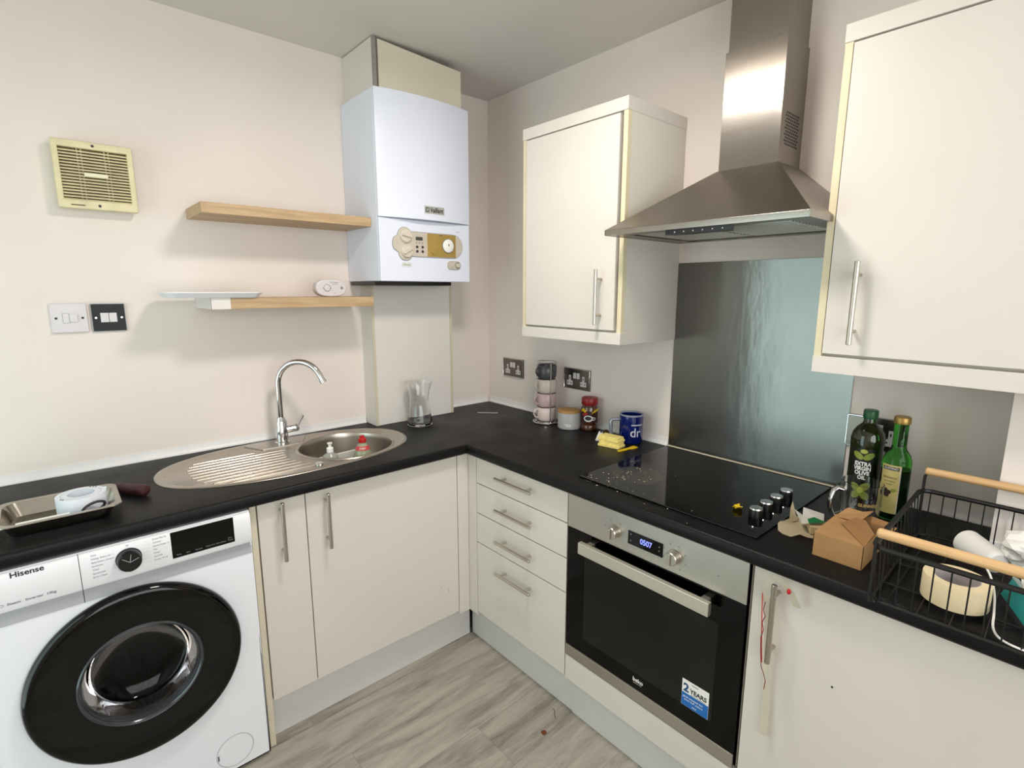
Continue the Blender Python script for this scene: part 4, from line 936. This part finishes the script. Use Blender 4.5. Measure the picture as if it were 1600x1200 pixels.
for u,z,a_ in((-.010,.083,.006),(-.002,.078,.006),(-.014,.074,.006),(-.006,.070,.006)): arcshape(b,r+.0003,pg,ellip(u,z,a_,a_),3)
arcshape(b,r+.0003,pg,ellip(.008,.084,.007,.005,.4),4)
b.build('label',[mat('cream label','b3a768',.5,var=.06,scale=20),m_ink,m_bein,mat('olive dark print','241616',.5),m_leaf],gb)
wraptext([('AUSTINO',.0075,.1425,.032,.0)],r+.0005,pg-.09,gb,m_whin); wraptext([('Balsamico',.008,.118,.032,0),('di modena',.006,.108,.026,0),('vinegar',.005,.100,.018,0)],r+.0004,pg-.09,gb,m_ink)
gl=thing('glass_tankard',(-.232,-1.846,TZ),(0,0,0),'clear beer glass with gold lettering in front of the bottles','glass')
MB().lathe([(0,0),(.038,0),(.041,.003),(.0465,.060),(.0480,.112),(.0465,.1125),(.0450,.060),(.039,.010),(0,.008)],48).build('glass_body',m_glass,gl,60)
wraptext([('GUINNESS',.011,.062,.044,.0003)],.0474,phi_cam(-.232,-1.846)+.38,gl,mat('gold print','b89a5a',.4))
ha=math.radians(128); b=MB()
def P(r_,z_): return (r_*math.cos(ha),r_*math.sin(ha),z_)
b.tube([P(.044,.088),P(.058,.092),P(.066,.084),P(.072,.060),P(.071,.035),P(.064,.018),P(.056,.014),P(.043,.020)],.0075,12,flat=(1.3,.8)); b.build('handle',m_chrome,gl)
# kraft box
kb=thing('kraft_box',(-.512,-1.8315,TZ),(0,0,math.radians(0)),'small open brown cardboard box at the front of the worktop','box')
# local: x to the wall, y negative to the right
t=.0012; A=(0,0);Bx,By=.150,-.100; hh=.055
b=MB(); b.box(0,Bx,By,0,0,t).box(0,t,By,0,t,hh).box(0,Bx,-t,0,t,hh).box(0,Bx,By,By+t,t,hh).box(Bx-t,Bx,By,0,t,hh); b.build('box_sides',m_kraft,kb)
def flap(pts,m,name): 
    q=MB(); vs=[q.bm.verts.new(p_) for p_ in pts]; n_=len(pts)
    c_=q.bm.verts.new([sum(p_[k] for p_ in pts)/n_ for k in range(3)])
    for i in range(n_): q.bm.faces.new((c_,vs[i],vs[(i+1)%n_]))
    bmesh.ops.recalc_face_normals(q.bm,faces=q.bm.faces); r_=bmesh.ops.solidify(q.bm,geom=q.bm.faces[:],thickness=.0012); return q.build(name,m,kb,0)
flap([(0,0,hh),(0,By,hh),(.022,By+.001,hh+.002),(.080,-.060,hh+.005),(.107,-.052,hh+.006),(.138,-.030,hh+.004),(.150,0,hh)],m_kraft,'lid_flap')
flap([(.001,By,hh+.0015),(.055,By-.004,hh+.014),(.108,By+.028,hh+.020),(.126,By+.052,hh+.014),(.084,By+.070,hh+.007)],m_kraft2,'lid_flap')
flap([(.128,-.012,hh+.001),(.150,-.004,hh+.001),(.170,-.018,hh+.016),(.163,-.052,hh+.018),(.175,-.070,hh+.022),(.105,-.060,hh+.012)],m_kraft,'lid_flap')
flap([(.150,-.045,hh),(.150,By,hh),(.160,By-.006,hh+.010),(.165,-.070,hh+.012)],m_kraft2,'lid_flap')
flap([(.085,By,hh),(.150,By,hh),(.152,By-.026,hh+.008),(.100,By-.024,hh+.010)],m_kraft,'lid_flap')
# open paper and tub left of the box
pp=thing('food_packet',(-.392,-1.766,TZ),(0,0,0),'opened cream paper food packet with a green corner beside the cardboard box','packet')
b=MB(); pts=[]; 
for i in range(18):
    a=2*PI*i/18; rr=.074*(1+.06*math.sin(3*a)); pts.append((rr*math.cos(a)*.95,rr*math.sin(a)*.72))
m1=mat('cream paper','ddcfae',.7,var=.04)
c0_=b.bm.verts.new((0,0,.001)); ring=[b.bm.verts.new((x,y,.002+.010*max(0,math.sin(4*i*PI/9)) )) for i,(x,y) in enumerate(pts)]
for i in range(18): b.bm.faces.new((c0_,ring[i],ring[(i+1)%18]))
bmesh.ops.solidify(b.bm,geom=b.bm.faces[:],thickness=.001); b.build('paper_sheet',m1,pp)
b=MB(); b.box(-.03,.03,-.02,.02,.003,.024,.002,mtx=Matrix.Translation((.012,-.030,0))@Matrix.Rotation(.5,4,'Z')); b.build('inner_tub',mat('kraft tub','b8a27c',.6),pp)
b=MB(); v=[b.bm.verts.new(p_) for p_ in((-.028,-.008,.026),(.010,-.045,.030),(.058,-.030,.034),(.050,.018,.040),(.020,.008,.030),(.000,.022,.048))]; b.bm.faces.new((v[0],v[1],v[4])); b.bm.faces.new((v[1],v[2],v[3],v[4])); b.bm.faces.new((v[0],v[4],v[5])); bmesh.ops.solidify(b.bm,geom=b.bm.faces[:],thickness=.0008); b.build('white_flap',m_paper,pp,0)
b=MB(); v=[b.bm.verts.new(p_) for p_ in((-.022,-.022,.0305),(.012,-.050,.0325),(.018,-.020,.0345),(-.004,-.012,.033))]; b.bm.faces.new(v); bmesh.ops.solidify(b.bm,geom=b.bm.faces[:],thickness=.0008); b.build('green_corner',mat('green print','1f8a4a',.45),pp,0)
b=MB(); v=[b.bm.verts.new(p_) for p_ in((.010,.036,.004),(.030,.022,.006),(.034,.040,.055),(.024,.040,.040))]; b.bm.faces.new(v); bmesh.ops.solidify(b.bm,geom=b.bm.faces[:],thickness=.0008); b.build('torn_corner',m1,pp,0)
# ------------------------------------------------------------------ wire basket
BK=thing('dish_rack',(-.640,-1.975,TZ),(0,0,math.radians(1.5)),'black wire basket with two wooden handles on the right worktop','basket')
bx,by=.435,-.44; tp_=.028
def rr(z,inset,n=5): return [(x,y,z) for x,y in rrect(inset,bx-inset,by+inset,-inset,.025,n)]
rimz=.118
b=MB(); b.tube(rr(rimz,0),.0055,8,closed=True); b.build('top_rim',m_blackm,BK)
b=MB(); b.tube(rr(.008,.006),.003,8,closed=True); 
for i in range(9): y=-.03-i*.048; b.tube([(.006,y,.008),(bx-.006,y,.008)],.0015,6)
for i in range(3): x=.10+i*.115; b.tube([(x,-.006,.006),(x,by+.006,.006)],.002,6)
b.build('base_grid',m_blackm,BK)
b=MB(); nn=17
for i in range(nn):
    y=-.02-i*(abs(by)-.04)/(nn-1)
    for x0,x1 in((0,.006),(bx,bx-.006)): b.tube([(x0,y,rimz),(x1,y,.008)],.0013,6)
for i in range(12):
    x=.03+i*(bx-.06)/11
    for y0,y1 in((0,-.006),(by,by+.006)): b.tube([(x,y0,rimz),(x,y1,.008)],.0013,6)
b.build('side_wires',m_blackm,BK)
for x,z in((.002,.146),(bx-.002,.166)):
    for y in(-.004,by+.004):
        y2=y-.016 if y>-.2 else y+.016
        MB().tube([(x,y,.004),(x,y,.10),(x,y,z-.012),(x,y+(y2-y)*.3,z-.003),(x,y2,z)],.0032,8).build('handle_post',m_blackm,BK)
for x,z in((.002,.146),(bx-.002,.166)): MB().cyl((x,-.004,z+.002),(x,by+.004,z+.002),.0095,seg=16,bev=.003).build('wooden_handle',m_beech,BK)
for x in(.01,bx-.01):
    for y in(-.01,by+.01): MB().sphere((x,y,.004),.004).build('foot',m_blackm,BK)
# things in the basket
BZ0=TZ+.0115
mt=thing('masking_tape',(-.524,-2.090,BZ0),(0,0,0),'wide roll of cream masking tape lying in the wire basket','tape')
MB().lathe([(.036,0),(.052,0),(.0525,.002),(.0525,.046),(.052,.048),(.036,.048)],56).build('tape_winding',m_tape,mt)
MB().lathe([(.036,.048),(.0345,.048),(.0345,0),(.036,0)],48).build('card_core',mat('grey card core','b3aaa8',.7),mt)
kr=thing('kitchen_roll',(-.306,-2.082,BZ0+.034),(0,0,0),'loose white paper roll lying across the back of the basket','paper roll')
b=MB(); p0=Vector((.012,.012,.004)); p1=Vector((-.062,-.052,.004)); b.cyl(p0,p1,.029,.024,seg=32,bev=.006); b.build('paper_tube',m_paper,kr)
b=MB()
import itertools
def crumple(cx,cy,cz,r_,seed):
    rr_=random.Random(seed); t=bmesh.new(); bmesh.ops.create_icosphere(t,subdivisions=3,radius=r_)
    from mathutils import noise
    for v in t.verts: n=noise.noise(v.co*40+Vector((seed,0,0))); n2=noise.noise(v.co*90+Vector((0,seed,0))); v.co*=1+.45*n+.2*n2; v.co.z*=.8
    q=MB(); q.merge(t,Matrix.Translation((cx,cy,cz))); return q
tag(crumple(0,0,0,.042,3).build('crumpled_tissue',m_paper,None,20,loc=(-.345,-2.172,BZ0+.072)),'crumpled white tissue at the right of the basket, larger one','tissue')
tag(crumple(0,0,0,.030,8).build('crumpled_tissue',m_paper,None,20,loc=(-.475,-2.200,BZ0+.070)),'small crumpled white tissue above the teal tube','tissue')
tb=thing('teal_packet',(-.508,-2.182,BZ0),(0,0,0),'clear teal plastic packet beside the masking tape','packet')
b=MB(); b.box(-.085,.085,-.004,.004,0,.040,.002,mtx=Matrix.Rotation(math.radians(22),4,'Z')@Matrix.Rotation(.35,4,'X')); b.build('packet_body',m_teal,tb)
b=MB(); b.box(-.085,.085,-.005,.005,.040,.044,.001,mtx=Matrix.Rotation(math.radians(22),4,'Z')@Matrix.Rotation(.35,4,'X')); b.build('clear_edge',mat('pale plastic edge','9fb8ae',.2),tb)
def smooth(pts,k=6):
    P_=[Vector(p_) for p_ in pts]; o=[]
    for i in range(len(P_)-1):
        a,b_,c_,d_=P_[max(i-1,0)],P_[i],P_[i+1],P_[min(i+2,len(P_)-1)]
        for j in range(k):
            t=j/k; o.append(.5*((2*b_)+(c_-a)*t+(2*a-5*b_+4*c_-d_)*t*t+(3*b_-a-3*c_+d_)*t**3))
    return o+[P_[-1]]
tag(MB().tube(smooth([(-.455,-2.120,BZ0+.060),(-.475,-2.132,BZ0+.050),(-.500,-2.143,BZ0+.030),(-.545,-2.150,BZ0+.012),(-.590,-2.155,BZ0+.004),(-.618,-2.168,BZ0+.003),(-.628,-2.195,BZ0+.003),(-.622,-2.24,BZ0+.003),(-.60,-2.30,BZ0+.003)]),.0019,8).build('white_cable',m_paper),'thin white cable looping at the front of the basket','cable')
tag(crumple(0,0,0,.030,12).build('blue_bag',mat('navy plastic','0e1836',.35,var=.2),None,40,loc=(-.560,-2.250,BZ0+.026)),'dark navy plastic bag bunched under the teal packet','bag')
# ------------------------------------------------------------------ strap and thread hanging on the right cabinet handle
sg=thing('plastic_strap',(-.570,-1.729,0),RR,'white plastic strap looped over the right cabinet door handle','strap')
def ribbon(path,wid,m,name,th=.0012):
    # flat strap bent in an arc: path (u,v,w), width across the path, facing out of the door
    q=MB(); A=[];B_=[]; P_=[Vector(p_) for p_ in path]; n=len(P_)
    for i,p_ in enumerate(P_):
        d_=(P_[min(i+1,n-1)]-P_[max(i-1,0)]).normalized(); x=d_.cross(Vector((0,-.25,1))).normalized()*wid/2
        A.append(q.bm.verts.new(p_-x)); B_.append(q.bm.verts.new(p_+x))
    for i in range(n-1): q.bm.faces.new((A[i],B_[i],B_[i+1],A[i+1]))
    bmesh.ops.solidify(q.bm,geom=q.bm.faces[:],thickness=th); return q.build(name,m,sg)
pth=smooth([(.062,.418,.012),(.060,.52,.012),(.056,.62,.014),(.050,.74,.022),(.046,.795,.034),(.047,.826,.042),(.056,.848,.046),(.072,.854,.047),(.088,.846,.044),(.099,.829,.038),(.107,.808,.030),(.111,.793,.024)],4)
ribbon(pth,.0175,mat('ivory strap','ece8d8',.4),'strap_band')
MB().tube([(.0385,.800,.036),(.0400,.74,.031),(.0440,.66,.027),(.0475,.62,.026)],.0012,6).build('red_stripe',m_red,sg)
MB().sphere((.0965,.833,.0420),.0055,sc=(.8,1.3,.35)).build('red_mark',m_red,sg)
tag(MB().tube([(.052,.790,.050),(.050,.770,.052),(.055,.755,.051),(.050,.738,.052),(.054,.72,.051),(.050,.70,.052),(.053,.66,.052),(.056,.625,.050),(.062,.607,.046),(.066,.590,.044),(.064,.566,.042)],.0010,6).build('red_thread',mat('dark red thread','6e1a20',.7),None,loc=(-.570,-1.729,0),rot=RR),'dark red thread dangling from the right cabinet door handle','thread')
# ------------------------------------------------------------------ bits on the floor
tag(MB().cyl((0,0,.0003),(0,0,.0018),.0095,seg=20).build('copper_coin',mat('copper','8a5238',.4,.7),None,loc=(-.670,-1.122,0)),'small copper coin on the floor before the drawers','coin')
tag(MB().tube([(-.022,0,.0015),(-.005,.002,.0015),(.010,-.001,.0015),(.024,.003,.0015)],.0009,6).build('twig',m_ink,None,loc=(-.583,-1.090,0),rot=(0,0,.9)),'thin dark twig on the floor near the plinth','twig')
